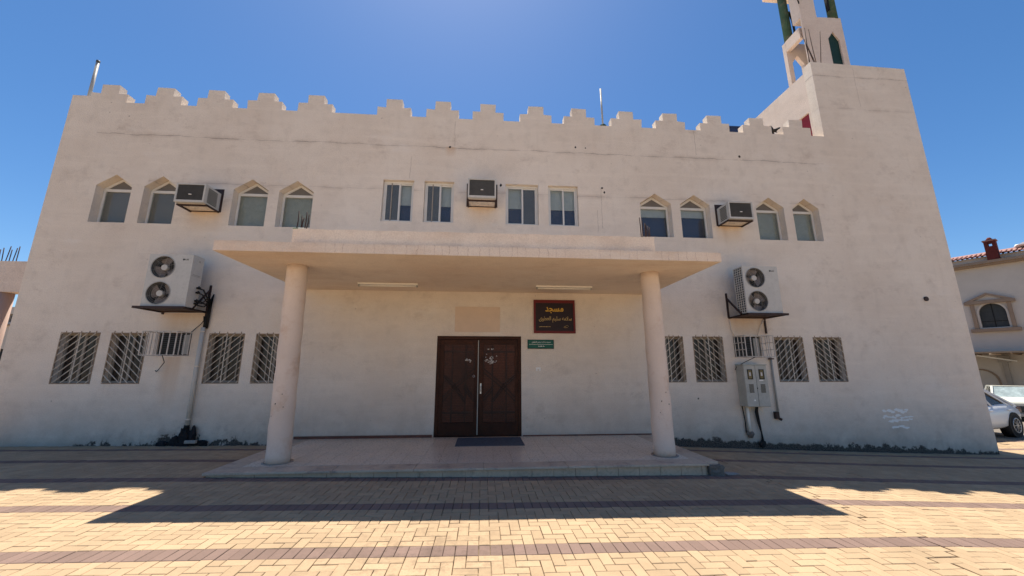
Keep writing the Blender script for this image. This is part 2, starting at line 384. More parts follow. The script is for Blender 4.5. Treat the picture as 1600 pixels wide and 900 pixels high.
ground = g.build('ground', M['sand'], kind='structure')

# paving: herringbone blocks between bands of mauve soldier blocks
A = .105; PITCH = 1.15; BAND0 = 3.77; BW = .205
pave = tag(bpy.data.objects.new('pavement', None), kind='structure'); COL.objects.link(pave)
X0, X1, Y0, Y1 = -12.5, 16.0, 1.0, 11.5
def blocked(x, y):
    if -3.98 < x < 3.84 and y > 6.31: return True
    if -10.3 < x < 12.62 and y > 9.02: return True
    if x < -10 and y > 9.6: return True
    return False
blocks = []
r0 = int(round((BAND0 - Y0) / PITCH)) + 1
for b in range(-3, 8):
    ylo = BAND0 + b * PITCH; 
    n = int((X1 - X0) / A)
    if Y0 - .1 < ylo < Y1:
        for i in range(n): blocks.append((X0 + i * A, ylo, X0 + (i + 1) * A, ylo + BW, 1))
    f0 = ylo + BW
    for row in range(-1, 9):
        for i in range(n):
            k = (i - row + b * 3) % 4; x = X0 + i * A; y = f0 + row * A
            if k == 0: r = (x, y, x + 2 * A, y + A)
            elif k == 3: r = (x, y, x + A, y + 2 * A)
            else: continue
            ya, yb = max(r[1], f0), min(r[3], f0 + 9 * A)
            if yb - ya < .02: continue
            blocks.append((r[0], ya, r[2], yb, 0))
rb = random.Random(3)
def block_geo(bm, x0, y0, x1, y1):
    cx, cy = (x0 + x1) / 2, (y0 + y1) / 2
    line = 4.36 + .06 * math.sin(cy * 5) + (.10 if cy > 4.6 else 0) - .22 * (cy < 3.55)
    sh = .030 if cx > line else 0
    if cx > line and cx < line + .35: sh += .004
    jx = .0024; j = lambda: rb.uniform(-.0016, .0016)
    zt = lambda x, y: zg(x, y) - (.006 if sh else 0)
    dz = rb.uniform(-.002, .002) - (.004 if rb.random() < .03 else 0); tx, ty = rb.uniform(-.012, .012), rb.uniform(-.012, .012)
    c = .004; P = []
    q = [(x0 + jx + sh + j(), y0 + jx + j()), (x1 - jx + sh + j(), y0 + jx + j()), (x1 - jx + sh + j(), y1 - jx + j()), (x0 + jx + sh + j(), y1 - jx + j())]
    lo = [bm.verts.new((x, y, zt(x, y) - .04)) for x, y in q]
    mi = [bm.verts.new((x, y, zt(x, y) - .004 + dz + tx * (x - cx) + ty * (y - cy))) for x, y in q]
    ins = [(q[0][0] + c, q[0][1] + c), (q[1][0] - c, q[1][1] + c), (q[2][0] - c, q[2][1] - c), (q[3][0] + c, q[3][1] - c)]
    up = [bm.verts.new((x, y, zt(x, y) + dz + tx * (x - cx) + ty * (y - cy))) for x, y in ins]
    bm.faces.new(up)
    for k in range(4):
        l = (k + 1) % 4
        bm.faces.new((mi[k], mi[l], up[l], up[k])); bm.faces.new((lo[k], lo[l], mi[l], mi[k]))
cy_, sy_ = math.cos(yaw), math.sin(yaw)
def showsize(b):
    x, y = (b[0] + b[2]) / 2, (b[1] + b[3]) / 2
    f = (x * sy_ + y * cy_); lat = x * cy_ - y * sy_
    d = f * math.cos(pitch) - 1.6 * math.sin(pitch)
    if d < .3 or abs(lat / d * 596) > 830: return -1
    v = (1.6 * math.cos(pitch) + f * math.sin(pitch)) / d * 596
    return -1 if v > 462 else (b[2] - b[0]) * (b[3] - b[1]) / d ** 3
blocks = [b for b in blocks if not blocked((b[0] + b[2]) / 2, (b[1] + b[3]) / 2)]
blocks.sort(key=lambda b: -showsize(b))
for b in blocks[:296]:
    m = MB(); block_geo(m.b, 0 + b[0], b[1], b[2], b[3]); m.build('paver', M['mauve'] if b[4] else M['yellow'], pave)
for kind in (0, 1):
    m = MB()
    for b in blocks[296:]:
        if b[4] == kind: block_geo(m.b, b[0], b[1], b[2], b[3])
    m.build('mauve_paver_band' if kind else 'yellow_paver_field', M['mauve'] if kind else M['yellow'], pave, kind='stuff')
road = MB()
for xa, xb, ya, yb in ((16.02, 60, -30, 60), (12.8, 16.02, 11.52, 60)):
    road.quad((xa, ya, zg(xa, 9) - .01), (xb, ya, zg(xb, 9) - .01), (xb, yb, zg(xb, 9) - .01), (xa, yb, zg(xa, 9) - .01))
road.build('road', M['asphalt'], kind='structure')
fc = MB()   # plain paved forecourt continuing behind the camera
fc.quad((-40, -30, .1), (-12.5, -30, .118), (-12.5, 9.5, .1), (-40, 9.5, .1))
for i in range(30):
    xa, xb = X0 + i * .95, X0 + (i + 1) * .95
    fc.quad((xa, -30, zg(xa, 0) - .006), (xb, -30, zg(xb, 0) - .006), (xb, 1.44, zg(xb, 0) - .006), (xa, 1.44, zg(xa, 0) - .006))
fc.build('forecourt', M['yellow'], kind='structure')

# ---------------------------------------------------------------- mosque
WY = 9.0
mosque = thing('mosque', 'large two storey pink beige stucco building with stepped battlements and a flat canopy', 'building', (0, 9, 0))
OFF = Vector((0, -9, 0))
def mq(mb, name, m, label=None, parent=None, kind=None):
    """build in world coordinates under the mosque (its origin is at y = 9)"""
    bmesh.ops.translate(mb.b, verts=mb.b.verts[:], vec=OFF); return mb.build(name, m, parent or mosque, label, kind=kind)
def pent(xa, xb, z0, zs, za, ax=None): ax = ax or (xa + xb) / 2; return [(xa, z0), (xb, z0), (xb, zs), (ax, za), (xa, zs)]
def rect(xa, xb, za, zb): return [(xa, za), (xb, za), (xb, zb), (xa, zb)]
UP = [(-9.12, -8.33), (-8.06, -7.31), (-6.045, -5.24), (-4.99, -4.185), (4.035, 4.875), (5.115, 5.93), (7.215, 8.005), (8.25, 9.005)]
CE = [(-2.54, -1.78), (-1.52, -.78), (.525, 1.365), (1.62, 2.4)]
LO = [(-9.10, -8.30), (-8.08, -7.32), (-6.06, -5.30), (-5.06, -4.30), (4.10, 4.86), (5.10, 5.87), (7.20, 7.96), (8.23, 8.99)]
holes = [pent(a, b, 4.92, 5.845, 6.12) for a, b in UP] + [rect(a, b, 5.15, 6.245) for a, b in CE] + [rect(a, b, 1.29, 2.38) for a, b in LO]
holes += [rect(-7.10, -6.42, 1.88, 2.385), rect(6.14, 6.84, 1.88, 2.385), rect(-1.05, .905, .10, 2.355)]
holes += [rect(-.43, .28, 5.60, 6.14), rect(-6.98, -6.30, 5.27, 5.80), rect(6.12, 6.78, 5.28, 5.80)]
outer = [(-10.15, -.8), (12.6, -.8), (12.6, 10.49), (9.575, 10.535), (9.575, 8.06), (-9.74, 8.06), (-9.74, 8.2), (-10.15, 8.2)]
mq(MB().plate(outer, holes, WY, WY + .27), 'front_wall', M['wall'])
MER = [-9.32, -8.05, -6.83, -5.63, -4.39, -2.40, -1.145, .05, 1.33, 2.52, 3.83, 5.07, 6.35, 7.59, 8.77]
mm = None
for i, cx in enumerate(MER):
    j = lambda: random.uniform(-.012, .012)
    p = [(cx - .42 + j(), 8.058), (cx + .42 + j(), 8.058), (cx + .42 + j(), 8.30 + j()), (cx + .2 + j(), 8.30 + j()), (cx + .2 + j(), 8.54 + j()), (cx - .2 + j(), 8.54 + j()), (cx - .2 + j(), 8.30 + j()), (cx - .42 + j(), 8.30 + j())]
    mq(MB().plate(p, [], WY + .002, WY + .2), 'merlon', M['wall'])
s = MB(); s.box((-10.15, 9.27, -.8), (-9.93, 24, 8.2)); s.box((12.38, 9.27, -.8), (12.6, 24, 8.2)); s.box((-9.93, 23.8, -.8), (12.38, 24, 8.2))
mq(s, 'side_wall', M['plain'])
mq(MB().box((-9.93, 9.272, 7.5), (12.38, 23.8, 7.7)), 'flat_roof', M['roof'])
mq(MB().box((-9.93, 11.5, -.5), (12.38, 11.7, 7.5)), 'inner_wall', M['navy'])
# tower shaft over the roof
t = MB()
t.plate([(9.27, 7.7), (15, 7.7), (15, 10.36), (9.27, 10.38)], [rect(9.36, 10.25, 7.75, 9.1)], 0, .2)
for v in t.b.verts: v.co = Vector((9.6 + v.co.y, v.co.x, v.co.z))
bmesh.ops.recalc_face_normals(t.b, faces=t.b.faces[:])
t.box((12.39, 9.272, 8.2), (12.59, 15, 10.4)); t.box((9.8, 14.8, 7.7), (12.39, 15, 10.3)); t.box((9.8, 9.272, 9.9), (12.38, 14.8, 10.0))
mq(t, 'stair_tower', M['plain'])
d = MB().box((9.65, 9.365, 7.76), (9.69, 10.245, 9.09)); mq(d, 'roof_door', M['red'], 'red painted door in the side of the stair tower')

# porch wall tone patch, skirting
mq(MB().box((-.655, 8.992, 2.45), (.40, 8.9995, 3.045)), 'faded_board', M['patch'], 'blank pale rectangular board above the door')
mq(MB().box((-4.0, 8.975, .13), (-1.08, 8.9985, .185)), 'skirting', M['redstrip']); mq(MB().box((.93, 8.985, .13), (3.9, 8.9985, .155)), 'skirting', M['redstrip'])

# upper arched windows
def arched(a, b, drop, bl='blind'):
    y = WY + .19; o = .0
    L = pent(a + .005, b - .005, 4.925, 5.84, 6.11); w = .055
    inn = rect(a + w, b - w, 4.97, 5.765); cx = (a + b) / 2
    tri = [(a + w + .03, 5.83), (b - w - .03, 5.83), (cx, 6.04)]
    f = mq(MB().plate(L, [inn, tri], y, y + .05), 'window', M['alu'])
    mq(MB().box((a + w, y + .022, 4.97), (b - w, y + .028, 5.765)), 'pane', M['glass'] if drop == 1 else M['glass_clean'], parent=f)
    mq(MB().plate(tri, [], y + .02, y + .026), 'pane', M['screen'], parent=f)
    mq(MB().box((a + .01, y + .09, 5.77 - .80 * drop), (b - .01, y + .10, 5.84)), 'blind', M[bl], parent=f)
    if drop < 1: mq(MB().box((a + .01, y + .16, 4.92), (b - .01, y + .17, 5.80)), 'dim_room_backing', M['navy'], parent=f)  # dark blue sheet standing in for the dim room behind the pane
for i, ((a, b), dr) in enumerate(zip(UP, (1, 1, 1, 1, .26, .24, 1, 1))): arched(a, b, dr, 'blind_dark' if i < 2 else 'blind')
def slider(a, b, scr):
    y = WY + .09; w = .04; z0, z1 = 5.155, 6.24; mid = (a + b) / 2 + .02
    f = mq(MB().plate(rect(a + .004, b - .004, z0, z1), [rect(a + w, b - w, z0 + .035, z1 - .045)], y, y + .07), 'window', M['alu'])
    for k, (xa, xb) in enumerate(((a + w, mid + .012), (mid - .012, b - w))):
        yy = y + .012 + .026 * k
        sh = mq(MB().plate(rect(xa, xb, z0 + .035, z1 - .045), [rect(xa + .035, xb - .035, z0 + .06, z1 - .08)], yy, yy + .022), 'sash', M['alu'], parent=mosque)
        pn = MB().box((xa + .03, yy + .008, z0 + .06), (xb - .03, yy + .012, z1 - .07)); mq(pn, 'pane', M['glass_clean'], parent=sh)
        if scr == k: mq(MB().box((xa + .036, yy + .016, z0 + .062), (xb - .036, yy + .019, z1 - .082)), 'insect_screen', M['screen'], parent=sh)
    if scr == 0: mq(MB().box((a + .19, y - .002, z0 + .03), (a + .215, y + .011, z1 - .04)), 'mullion', M['alu_beige'], parent=f)
    mq(MB().box((a, y + .12, z0 + .50), (b, y + .13, z1)), 'blind', M['blind'], parent=f)
    mq(MB().box((a, y + .17, z0), (b, y + .175, z1)), 'dim_room_backing', M['navy'], parent=f)  # sheet coloured dark for the unlit room behind the slider
for (a, b), sc in zip(CE, (0, 0, 1, -1)): slider(a, b, sc)
def barred(a, b, dirs, seed):
    rd = random.Random(seed); z0, z1 = 1.29, 2.38; y = WY + .13
    f = MB().plate(rect(a + .003, b - .003, z0, z1), [rect(a + .05, a + (b - a) * .47, z0 + .06, z1 - .06), rect(a + (b - a) * .53, b - .05, z0 + .06, z1 - .06)], y, y + .05)
    f.box((a + (b - a) * .27, y + .01, z0 + .06), (a + (b - a) * .27 + .025, y + .04, z1 - .06)); f.box((a + (b - a) * .76, y + .01, z0 + .06), (a + (b - a) * .76 + .025, y + .04, z1 - .06))
    f = mq(f, 'window', M['alu_beige'])
    for xa, xb in ((a + .048, a + (b - a) * .475), (a + (b - a) * .525, b - .048)):
        mq(MB().box((xa, y + .03, z0 + .055), (xb, y + .036, z1 - .055)), 'pane', M['brownglass'], parent=f)
    yg = WY + .004; gm = MB(); e = .012
    for p, q in (((a + e, z0 + e), (b - e, z0 + e)), ((a + e, z1 - e), (b - e, z1 - e)), ((a + e, z0 + e), (a + e, z1 - e)), ((b - e, z0 + e), (b - e, z1 - e))):
        gm.bar((p[0], yg, p[1]), (q[0], yg, q[1]), .016, .022)
    for k in range(5):   # welded bar stubs let into the render
        x = a + (b - a) * (k + .5 + rd.uniform(-.2, .2)) / 5; gm.bar((x, yg, z1 - .02), (x + rd.uniform(-.02, .02), yg - .01, z1 + rd.uniform(.015, .045)), .012)
    mq(gm, 'grille_frame', M['bars_dark'], parent=f)
    gm = MB(); cx = (a + b) / 2 + .01; gm.bar((cx, yg - .012, z0 + .015), (cx, yg - .012, z1 - .015), .017, .012)
    def clip(x0_, s_, xa, xb):
        pts = []
        za = s_ * (xa - x0_) + z0; zb = s_ * (xb - x0_) + z0
        lo, hi = sorted((za, zb))
        if hi < z0 + .02 or lo > z1 - .02: return
        def at(z): return x0_ + (z - z0) / s_
        P, Q = [xa, za], [xb, zb]
        for T in (P, Q):
            if T[1] < z0 + .015: T[0], T[1] = at(z0 + .015), z0 + .015
            if T[1] > z1 - .015: T[0], T[1] = at(z1 - .015), z1 - .015
        gm.bar((P[0], yg - .003, P[1]), (Q[0], yg - .003, Q[1]), .017, .009)
    for (xa, xb), dr in zip(((a + .012, cx), (cx, b - .012)), dirs):
        k = -12
        while k < 22:
            s_ = .92 * dr; x0_ = (a + .03) - k * .165 * dr if dr > 0 else (a + .05) + k * .165
            clip(x0_, s_, xa, xb); k += 1
    mq(gm, 'grille_bars', M['bars'], parent=f)
for i, ((a, b), dr) in enumerate(zip(LO, ((1, 1), (-1, -1), (1, 1), (-1, -1), (1, 1), (-1, -1), (1, 1), (-1, -1)))): barred(a, b, dr, i)

# entrance doors
fr = mq(MB().plate(rect(-1.05, .905, .10, 2.355), [rect(-.985, .84, .13, 2.285)], WY + .03, WY + .12), 'door_frame', M['wood'])
mq(MB().box((-1.0, WY + .12, .12), (.86, WY + .14, 2.3)), 'door_backing', M['wood'])
def leaf(xa, xb, side):
    y = WY + .06; d = mq(MB().plate(rect(xa, xb, .14, 2.275), [rect(xa + .10, xb - .08, .42, 2.16)], y, y + .045), 'door_leaf', M['wood'])
    m = MB(); z = .43
    while z < 2.14: m.box((xa + .10, y + .022, z), (xb - .08, y + .038, z + .030)); z += .037
    mq(m, 'ribbed_panel', M['rib'], parent=d)
    m = MB(); cx = (xa + xb) / 2 + .01; wid = (xb - xa) - .18
    for q in (.28, .72): m.box((xa + .10 + wid * q - .014, y + .002, .42), (xa + .10 + wid * q + .014, y + .03, 2.16))
    def dg(p, q, w=.035): m.bar((p[0], y + .004, p[1]), (q[0], y + .004, q[1]), .05, w, (0, 1, 0)) if False else m.bar((p[0], y + .003, p[1]), (q[0], y + .003, q[1]), w * .8, .03, (0, 1, 0))
    in_, out = (xb - .08, xa + .1) if side < 0 else (xa + .1, xb - .08)
    k = 1 if out > in_ else -1
    for dz in (0, .09): 
        dg((in_, 1.52 + dz), (in_ + k * (wid * .62), 1.16 + dz)); dg((in_ + k * wid * .62, 1.16 + dz), (in_ + k * wid * .30, .86 + dz * .6))
        dg((in_ + k * wid * .62, 1.16 + dz), (out, .88 + dz)); dg((in_, .98 - dz), (in_ + k * wid * .32, 1.24 - dz))
        dg((in_ + k * wid * .62, 1.16 + dz), (out, 1.42 + dz * .5))
    dg((in_, 1.60), (in_, 1.9)); m.box((xa + .1, y + .001, .62), (xb - .08, y + .025, .66)); m.box((xa + .1, y + .001, 1.98), (xb - .08, y + .025, 2.02))
    mq(m, 'raised_moulding', M['moulding'], parent=d)
    return d
L_ = leaf(-.985, -.105, -1); R_ = leaf(-.065, .84, 1)
mq(MB().box((-.105, WY + .052, .16), (-.083, WY + .09, 2.26)), 'metal_strip', M['plastic_grey'], parent=fr)
h = MB().box((-.045, WY + .035, 1.05), (-.012, WY + .058, 1.28)); h.tube([(-.028, WY + .0, 1.10), (-.028, WY + .0, 1.22)], .009, 6); h.tube([(-.028, WY + .05, 1.10), (-.028, WY + .0, 1.10)], .007, 6); h.tube([(-.028, WY + .05, 1.22), (-.028, WY + .0, 1.22)], .007, 6)
mq(h, 'handle', M['rim'], parent=R_)
k = MB(); k.ring((-.19, WY + .04, 1.44), .022, .008, n=14); mq(k, 'ring_pull', M['rim'], parent=L_)
def scraps(cx, cz, w, h_, n, par, seed):
    rd = random.Random(seed); m = MB()
    for i in range(n):
        x, z = cx + rd.gauss(0, w / 2.6), cz + rd.gauss(0, h_ / 2.6); a = rd.uniform(.008, .03); b_ = rd.uniform(.005, .016)
        pts = []
        for q in range(7):
            an = q * 2 * math.pi / 7; rr = rd.uniform(.5, 1.2); pts.append((x + a * rr * math.cos(an), z + b_ * rr * math.sin(an)))
        m.b.faces.new([m.b.verts.new((p, WY + .0555 - .0002 * i, q)) for p, q in pts][::-1])
    mq(m, 'torn_notice', M['paper'], parent=par)
scraps(.19, 1.77, .17, .07, 26, R_, 4); scraps(.17, 1.86, .15, .11, 12, R_, 5); scraps(.18, 2.06, .2, .02, 7, R_, 6); scraps(-.36, 1.80, .17, .05, 13, L_, 7)

# canopy and columns (parts of the mosque)
c = MB()
NX = 40; top = []; 
for i in range(NX + 1):
    x = -4.205 + 8.27 * i / NX; top.append((x, 3.572 + .008 * math.sin(i * .9) * (i % 3) * .4))
poly = [(-4.205, 3.408), (4.065, 3.402)] + [(x, z - .012 * (x + 4.2) / 8.2) for x, z in top[::-1]]
c.plate(poly, [], 6.013, 8.997)
mq(c, 'canopy_slab', M['canopy'])
u = MB(); n = 30; pts = [(-3.14 + 6.13 * i / n, 3.862 + .006 * math.sin(i * 1.7) + .02 * i / n) for i in range(n + 1)]
u.plate([(-3.14, 3.565), (2.99, 3.555)] + pts[::-1], [], 6.2, 6.34)
u.box((-3.14, 6.342, 3.56), (-3.0, 8.99, 3.85)); u.box((2.85, 6.342, 3.56), (2.99, 8.99, 3.87))
mq(u, 'canopy_parapet', M['canopy'])
for cx0, cx1, cy in ((-3.27, -3.32, 6.88), (3.205, 3.18, 6.91)):
    m = MB(); P = []; Rr = []
    for i in range(25):
        q = i / 24; P.append((cx0 + (cx1 - cx0) * q + .004 * math.sin(i * 1.3), cy, .13 + (3.41 - .13) * q)); Rr.append(.182 - .013 * q + .003 * math.sin(i * 2.1))
    m.tube(P, Rr, 40); col = mq(m, 'column', M['column'])
    m = MB(); m.ring((cx0, cy, .1335), .205, .05, 'z', 40, .006); mq(m, 'base_joint', M['concrete'], parent=col)
    for sx_, sz_, sr in ((-.06, 1.05, .010), (.03, 1.2, .008), (-.10, .86, .007), (.07, 1.0, .009)):
        m = MB(); m.lump((cx0 + sx_, cy - .178, sz_), sr, int(sz_ * 50), 1, (1, .4, 1)); mq(m, 'bolt_hole', M['soot'], parent=col)
for cx, lab in ((-2.045, 1), (1.79, 2)):
    lt = thing('fluorescent_lamp', ('unlit white tube lamp on the canopy ceiling, farther from the maroon sign' if lab == 1 else 'unlit white tube lamp on the canopy ceiling, right above the maroon sign'), 'ceiling lamp', (cx, 8.2, 3.407), 0, 'tube lamps under the canopy')
    MB().box((-.63, -.045, -.035), (.63, .045, 0)).build('lamp_housing', M['tube'], lt)
    e = MB(); e.box((-.625, -.028, -.075), (-.60, .028, -.035)); e.box((.60, -.028, -.075), (.625, .028, -.035)); e.build('tube_holder', M['plastic_grey'], lt)
    MB().tube([(-.6, 0, -.058), (.6, 0, -.058)], .014, 8).build('tube', M['tube'], lt)

# rebars
def rebars(label, pts, parent=None, r=.0085):
    m = MB()
    for p, q in pts: m.tube([p, tuple(a + (b - a) * .5 + random.uniform(-.01, .01) for a, b in zip(p, q)), q], r, 6)
    return mq(m, 'rebar', M['rebar'], label)
rb_ = random.Random(11)
for i in range(5):
    x = -3.12 + i * .033 + (.02 if i > 0 else 0); z = 3.86; rebars('rusty bar end standing on the left end of the canopy parapet', [((x, 6.27 + .02 * (i % 2), z), (x + .01 * (i - 2) * .5 + .015, 6.27, z + (.34, .26, .22, .33, .28)[i]))])
for i in range(6):
    x = 2.79 + i * .034; rebars('rusty bar end standing on the right end of the canopy parapet', [((x, 6.27 + .02 * (i % 2), 3.87), (x + rb_.uniform(-.03, .015), 6.27, 3.87 + (.40, .34, .30, .27, .24, .22)[i]))])
for p, q in (((9.69, 9.15, 10.52), (9.73, 9.12, 11.88)), ((9.95, 9.16, 10.52), (9.86, 9.13, 11.85)), ((10.06, 9.15, 10.52), (10.22, 9.12, 11.78)), ((9.93, 9.18, 10.52), (9.66, 9.2, 11.75)), ((9.76, 9.18, 10.52), (9.70, 9.16, 11.5)), ((9.98, 9.18, 10.52), (9.72, 9.14, 11.3))):
    rebars('long rusty bar leaning on top of the stair tower', [(p, q)], r=.010)

# ---------------------------------------------------------------- porch platform
plat = tag(bpy.data.objects.new('porch_platform', None), kind='structure'); COL.objects.link(plat)
MB().box((-3.95, 6.32, -.6), (3.81, 8.998, .108)).build('platform_core', M['riser'], plat)
tl = []
rows = 8; ty0 = 6.60; tw = 7.16 / 24; th = (8.99 - ty0) / rows
for i in range(24):
    for j in range(rows):
        x = -3.66 + i * tw; y = ty0 + j * th; MB().box((x + .0022, y + .0022, .105), (x + tw - .0022, y + th - .0022, .13 + random.uniform(-.0007, .0007))).build('tile', M['tile'], plat)
xs_ = [-4.0, -3.1, -2.2, -1.0, 0.05, 1.35, 2.55, 3.62]
for i, (a, b) in enumerate(zip(xs_, xs_[1:])):
    MB().box((a + .003, 6.245, .098), (b - .003, 6.596, .1295)).bevel(.004).build('border_slab', M['marble'], plat)
MB().box((3.623, 6.38, .098), (3.85, 6.596, .1295)).bevel(.004).build('border_slab', M['marble'], plat)
for sx in (-4.0, 3.504):
    for j in range(3):
        ya = 6.60 + j * .8; MB().box((sx, ya + .003, .098), (sx + .336, min(ya + .8, 8.99) - .003, .1293)).bevel(.004).build('border_slab', M['marble'], plat)
x = -3.97; rr = random.Random(5)
while x < 3.6:
    w = .34; xe = min(x + w, 3.58); MB().box((x + .003, 6.292, -.12), (xe - .003, 6.318, .092 + rr.uniform(-.002, .002))).build('riser_tile', M['riser'], plat); x += w
for sx in (-3.975, 3.811):
    y = 6.31
    while y < 8.9: MB().box((sx, y, -.15), (sx + .022, min(y + .4, 8.98) - .005, .092)).build('riser_tile', M['riser'], plat); y += .4
MB().box((-.505, 7.93, .1315), (.86, 8.84, .142)).bevel(.003).build('door_mat', M['mat'], None, 'blue grey speckled mat lying in front of the entrance doors', 'door mat')
m = MB(); m.box((3.62, 6.25, -.06), (3.86, 6.375, .098)); bmesh.ops.subdivide_edges(m.b, edges=m.b.edges[:], cuts=4, use_grid_fill=True)
for v in m.b.verts: v.co += Vector((random.uniform(-.008, .008), random.uniform(-.008, .008), random.uniform(-.008, .008)))
m.build('cement_block', M['rubble'], None, 'rough grey cement block at the broken right corner of the porch', 'block')
m = MB(); m.lump((4.0, 6.33, -.045), .10, 3, 2, (1.2, .7, .25)); m.build('mortar_spill', M['concrete'], None, 'pale spilled mortar on the paving beside the cement block', 'mortar')

# ---------------------------------------------------------------- signs
sg = thing('sign_board', 'dark maroon framed sign with gold Arabic lettering on the porch wall', 'sign', (1.705, 8.995, 2.83))
MB().plate(rect(-.50, .50, -.40, .40), [rect(-.455, .455, -.345, .325)], -.035, 0).build('sign_frame', M['maroon'], sg)
MB().box((-.456, -.022, -.346), (.456, -.004, .326)).build('sign_face', M['signdark'], sg)
text(shape('مسجد'), M['gold'], sg, .0, -.024, .155, .44, .155, bold=.022)
text(shape('سلامه سليم العطوى'), M['gold2'], sg, .02, -.024, -.07, .79, .15, bold=.008)
def squig(x, z, w, parent, m_, h_=.03, n=9, seed=1, y=-.024):
    rd = random.Random(seed); s = MB(); q = x - w / 2
    while q < x + w / 2:
        a = rd.uniform(.008, .02); s.box((q, y - .001, z - h_ * rd.uniform(.1, .35)), (q + a, y + .001, z + h_ * rd.uniform(.0, .5))); q += a + rd.uniform(.003, .010)
    return s.build('small_print', m_, parent)
squig(-.24, -.245, .27, sg, M['gold2'], .026, seed=2)
o = MB(); o.tube([(.22, -.024, -.26), (.25, -.024, -.235), (.30, -.024, -.21), (.34, -.024, -.235), (.30, -.024, -.262), (.24, -.024, -.27)], .005, 5); o.build('emblem', M['gold2'], sg)
gp = thing('name_plaque', 'small green enamel plaque with white lettering below the maroon sign', 'plaque', (1.365, 8.995, 2.172))
b = MB().box((-.31, -.02, -.105), (.31, 0, .105)); b.build('plaque_rim', M['greendark'], gp)
MB().box((-.298, -.026, -.093), (.298, -.0195, .093)).bevel(.006).build('plaque_face', M['green'], gp)
text(shape('مسجد سلامه سليم العطوى'), M['white'], gp, .01, -.028, .043, .45, .055, bold=.0)
MB().box((-.28, -.0275, -.008), (.28, -.0262, -.002)).build('divider_line', M['white'], gp)
squig(.02, -.05, .15, gp, M['white'], .032, seed=5, y=-.028)
st = thing('socket_plate', 'tiny white plate on the porch wall to the right of the doors', 'wall plate', (1.30, 8.995, 1.60))
MB().plate([(-.055, -.04), (-.02, -.04), (-.02, 0), (.02, 0), (.02, -.04), (.055, -.04), (.055, .04), (-.055, .04)], [], -.012, 0).build('plate', M['white'], st)

# ---------------------------------------------------------------- air conditioning
def window_ac(label, x0, x1, z0, z1, yf, seed):
    cx = (x0 + x1) / 2; t = thing('window_air_conditioner', label, 'air conditioner', (cx, 9.0, z0), 0, 'window air conditioners on the upper floor')
    w = (x1 - x0) / 2; h = z1 - z0; y = yf - 9.0
    MB().plate(rect(-w, w, 0, h), [rect(-w + .035, w - .035, .05, h - .03)], y, y + .06).build('front_bezel', M['plastic'], t)
    MB().box((-w + .034, y + .018, .049), (w - .034, y + .05, h - .029)).build('coil_grille', M['acgrille'], t)
    s = MB(); q = -w + .05
    while q < w - .05: s.box((q, y + .009, .052), (q + .005, y + .0185, h - .032)); q += .017
    s.build('fins', M['acgrille'], t)
    MB().tube([(-.03, y + .006, h * .42), (.03, y + .006, h * .42)], .011, 8).build('badge', M['white'], t)
    s = MB(); s.box((-w + .004, y + .06, .004), (w - .004, .05, h - .004)); s.build('casing', M['plastic'], t)
    for sx in (-1, 1):
        s = MB(); q = y + .10
        for k in range(9):
            a, b = sorted((sx * (w - .003), sx * (w + .003))); s.box((a, y + .1, .05 + k * .04), (b, -.12, .07 + k * .04 if .07 + k * .04 < h - .03 else .055 + k * .04))
        s.build('side_louvres', M['dark'], t)
    s = MB(); s.box((-w - .015, -.42, -.035), (-w + .02, .0, -.004)); s.box((w - .02, -.42, -.035), (w + .015, .0, -.004)); s.box((-w - .015, -.40, -.036), (w + .015, -.36, -.005)); s.build('bracket', M['steel'], t)
    s = MB(); s.box((-w + .02, y + .1, -.004), (w - .02, -.03, .002)); s.build('drip_pan', M['bars'], t)
    s = MB(); s.plate(rect(-w - .05, w + .05, -.02, h + .12), [rect(-w + .01, w - .01, .01, h - .01)], -.005, .03); s.build('opening_frame', M['steel'], t)
    return t
window_ac('grey fronted window air conditioner between the second and third pointed windows from the left', -6.93, -6.30, 5.26, 5.71, 8.48, 1)
window_ac('window air conditioner in the middle of the upper floor, between the square windows', -.41, .265, 5.60, 6.09, 8.48, 2)
window_ac('window air conditioner with chipped bezel between the right hand pairs of pointed windows', 6.11, 6.75, 5.28, 5.74, 8.52, 3)

def cagebox(label, x0, x1, aclabel, grid=False):
    z0, z1 = 1.885, 2.38
    a = thing('recessed_air_conditioner', aclabel, 'air conditioner', ((x0 + x1) / 2, 9.0, z0)); w = (x1 - x0) / 2
    MB().box((-w + .01, .03, .005), (w - .01, .40, z1 - z0 - .01)).build('casing', M['black'], a)
    s = MB()
    for k in range(11): s.box((-w + .03, .018, .03 + k * .042), (w * .45, .031, .048 + k * .042))
    s.build('louvres', M['dark'], a); MB().box((w * .5, .016, .03), (w - .03, .031, .46)).build('control_panel', M['plastic_grey'], a)
    t = thing('security_cage', label, 'cage', ((x0 + x1) / 2, 9.0, z0)); yf = -.42; H = z1 - z0; s = MB(); b = .017
    for z in (0, H):
        s.bar((-w, yf, z), (w, yf, z), b); s.bar((-w, 0, z), (-w, yf, z), b); s.bar((w, 0, z), (w, yf, z), b)
    s.build('cage_frame', M['cage'], t)
    for k in range(6):
        x = -w + 2 * w * k / 5; MB().bar((x, yf, 0), (x, yf, H), b).build('bar', M['cage'], t)
    for sx in (-w, w):
        for yy in (-.30, -.17, -.04): MB().bar((sx, yy, 0), (sx, yy, H), b * .8).build('bar', M['cage'], t)
    for sx in ((-w, w) if grid else ()):
        for z in (H / 3, 2 * H / 3): MB().bar((sx, 0, z), (sx, yf, z), b * .8).build('bar', M['cage'], t)
cagebox('pale barred cage sticking out of the wall below the left outdoor unit', -7.10, -6.42, 'black air conditioner recessed in the wall inside the left cage')
cagebox('pale barred cage sticking out of the wall above the grey meter box', 6.14, 6.84, 'dark air conditioner recessed in the wall inside the right cage', True)

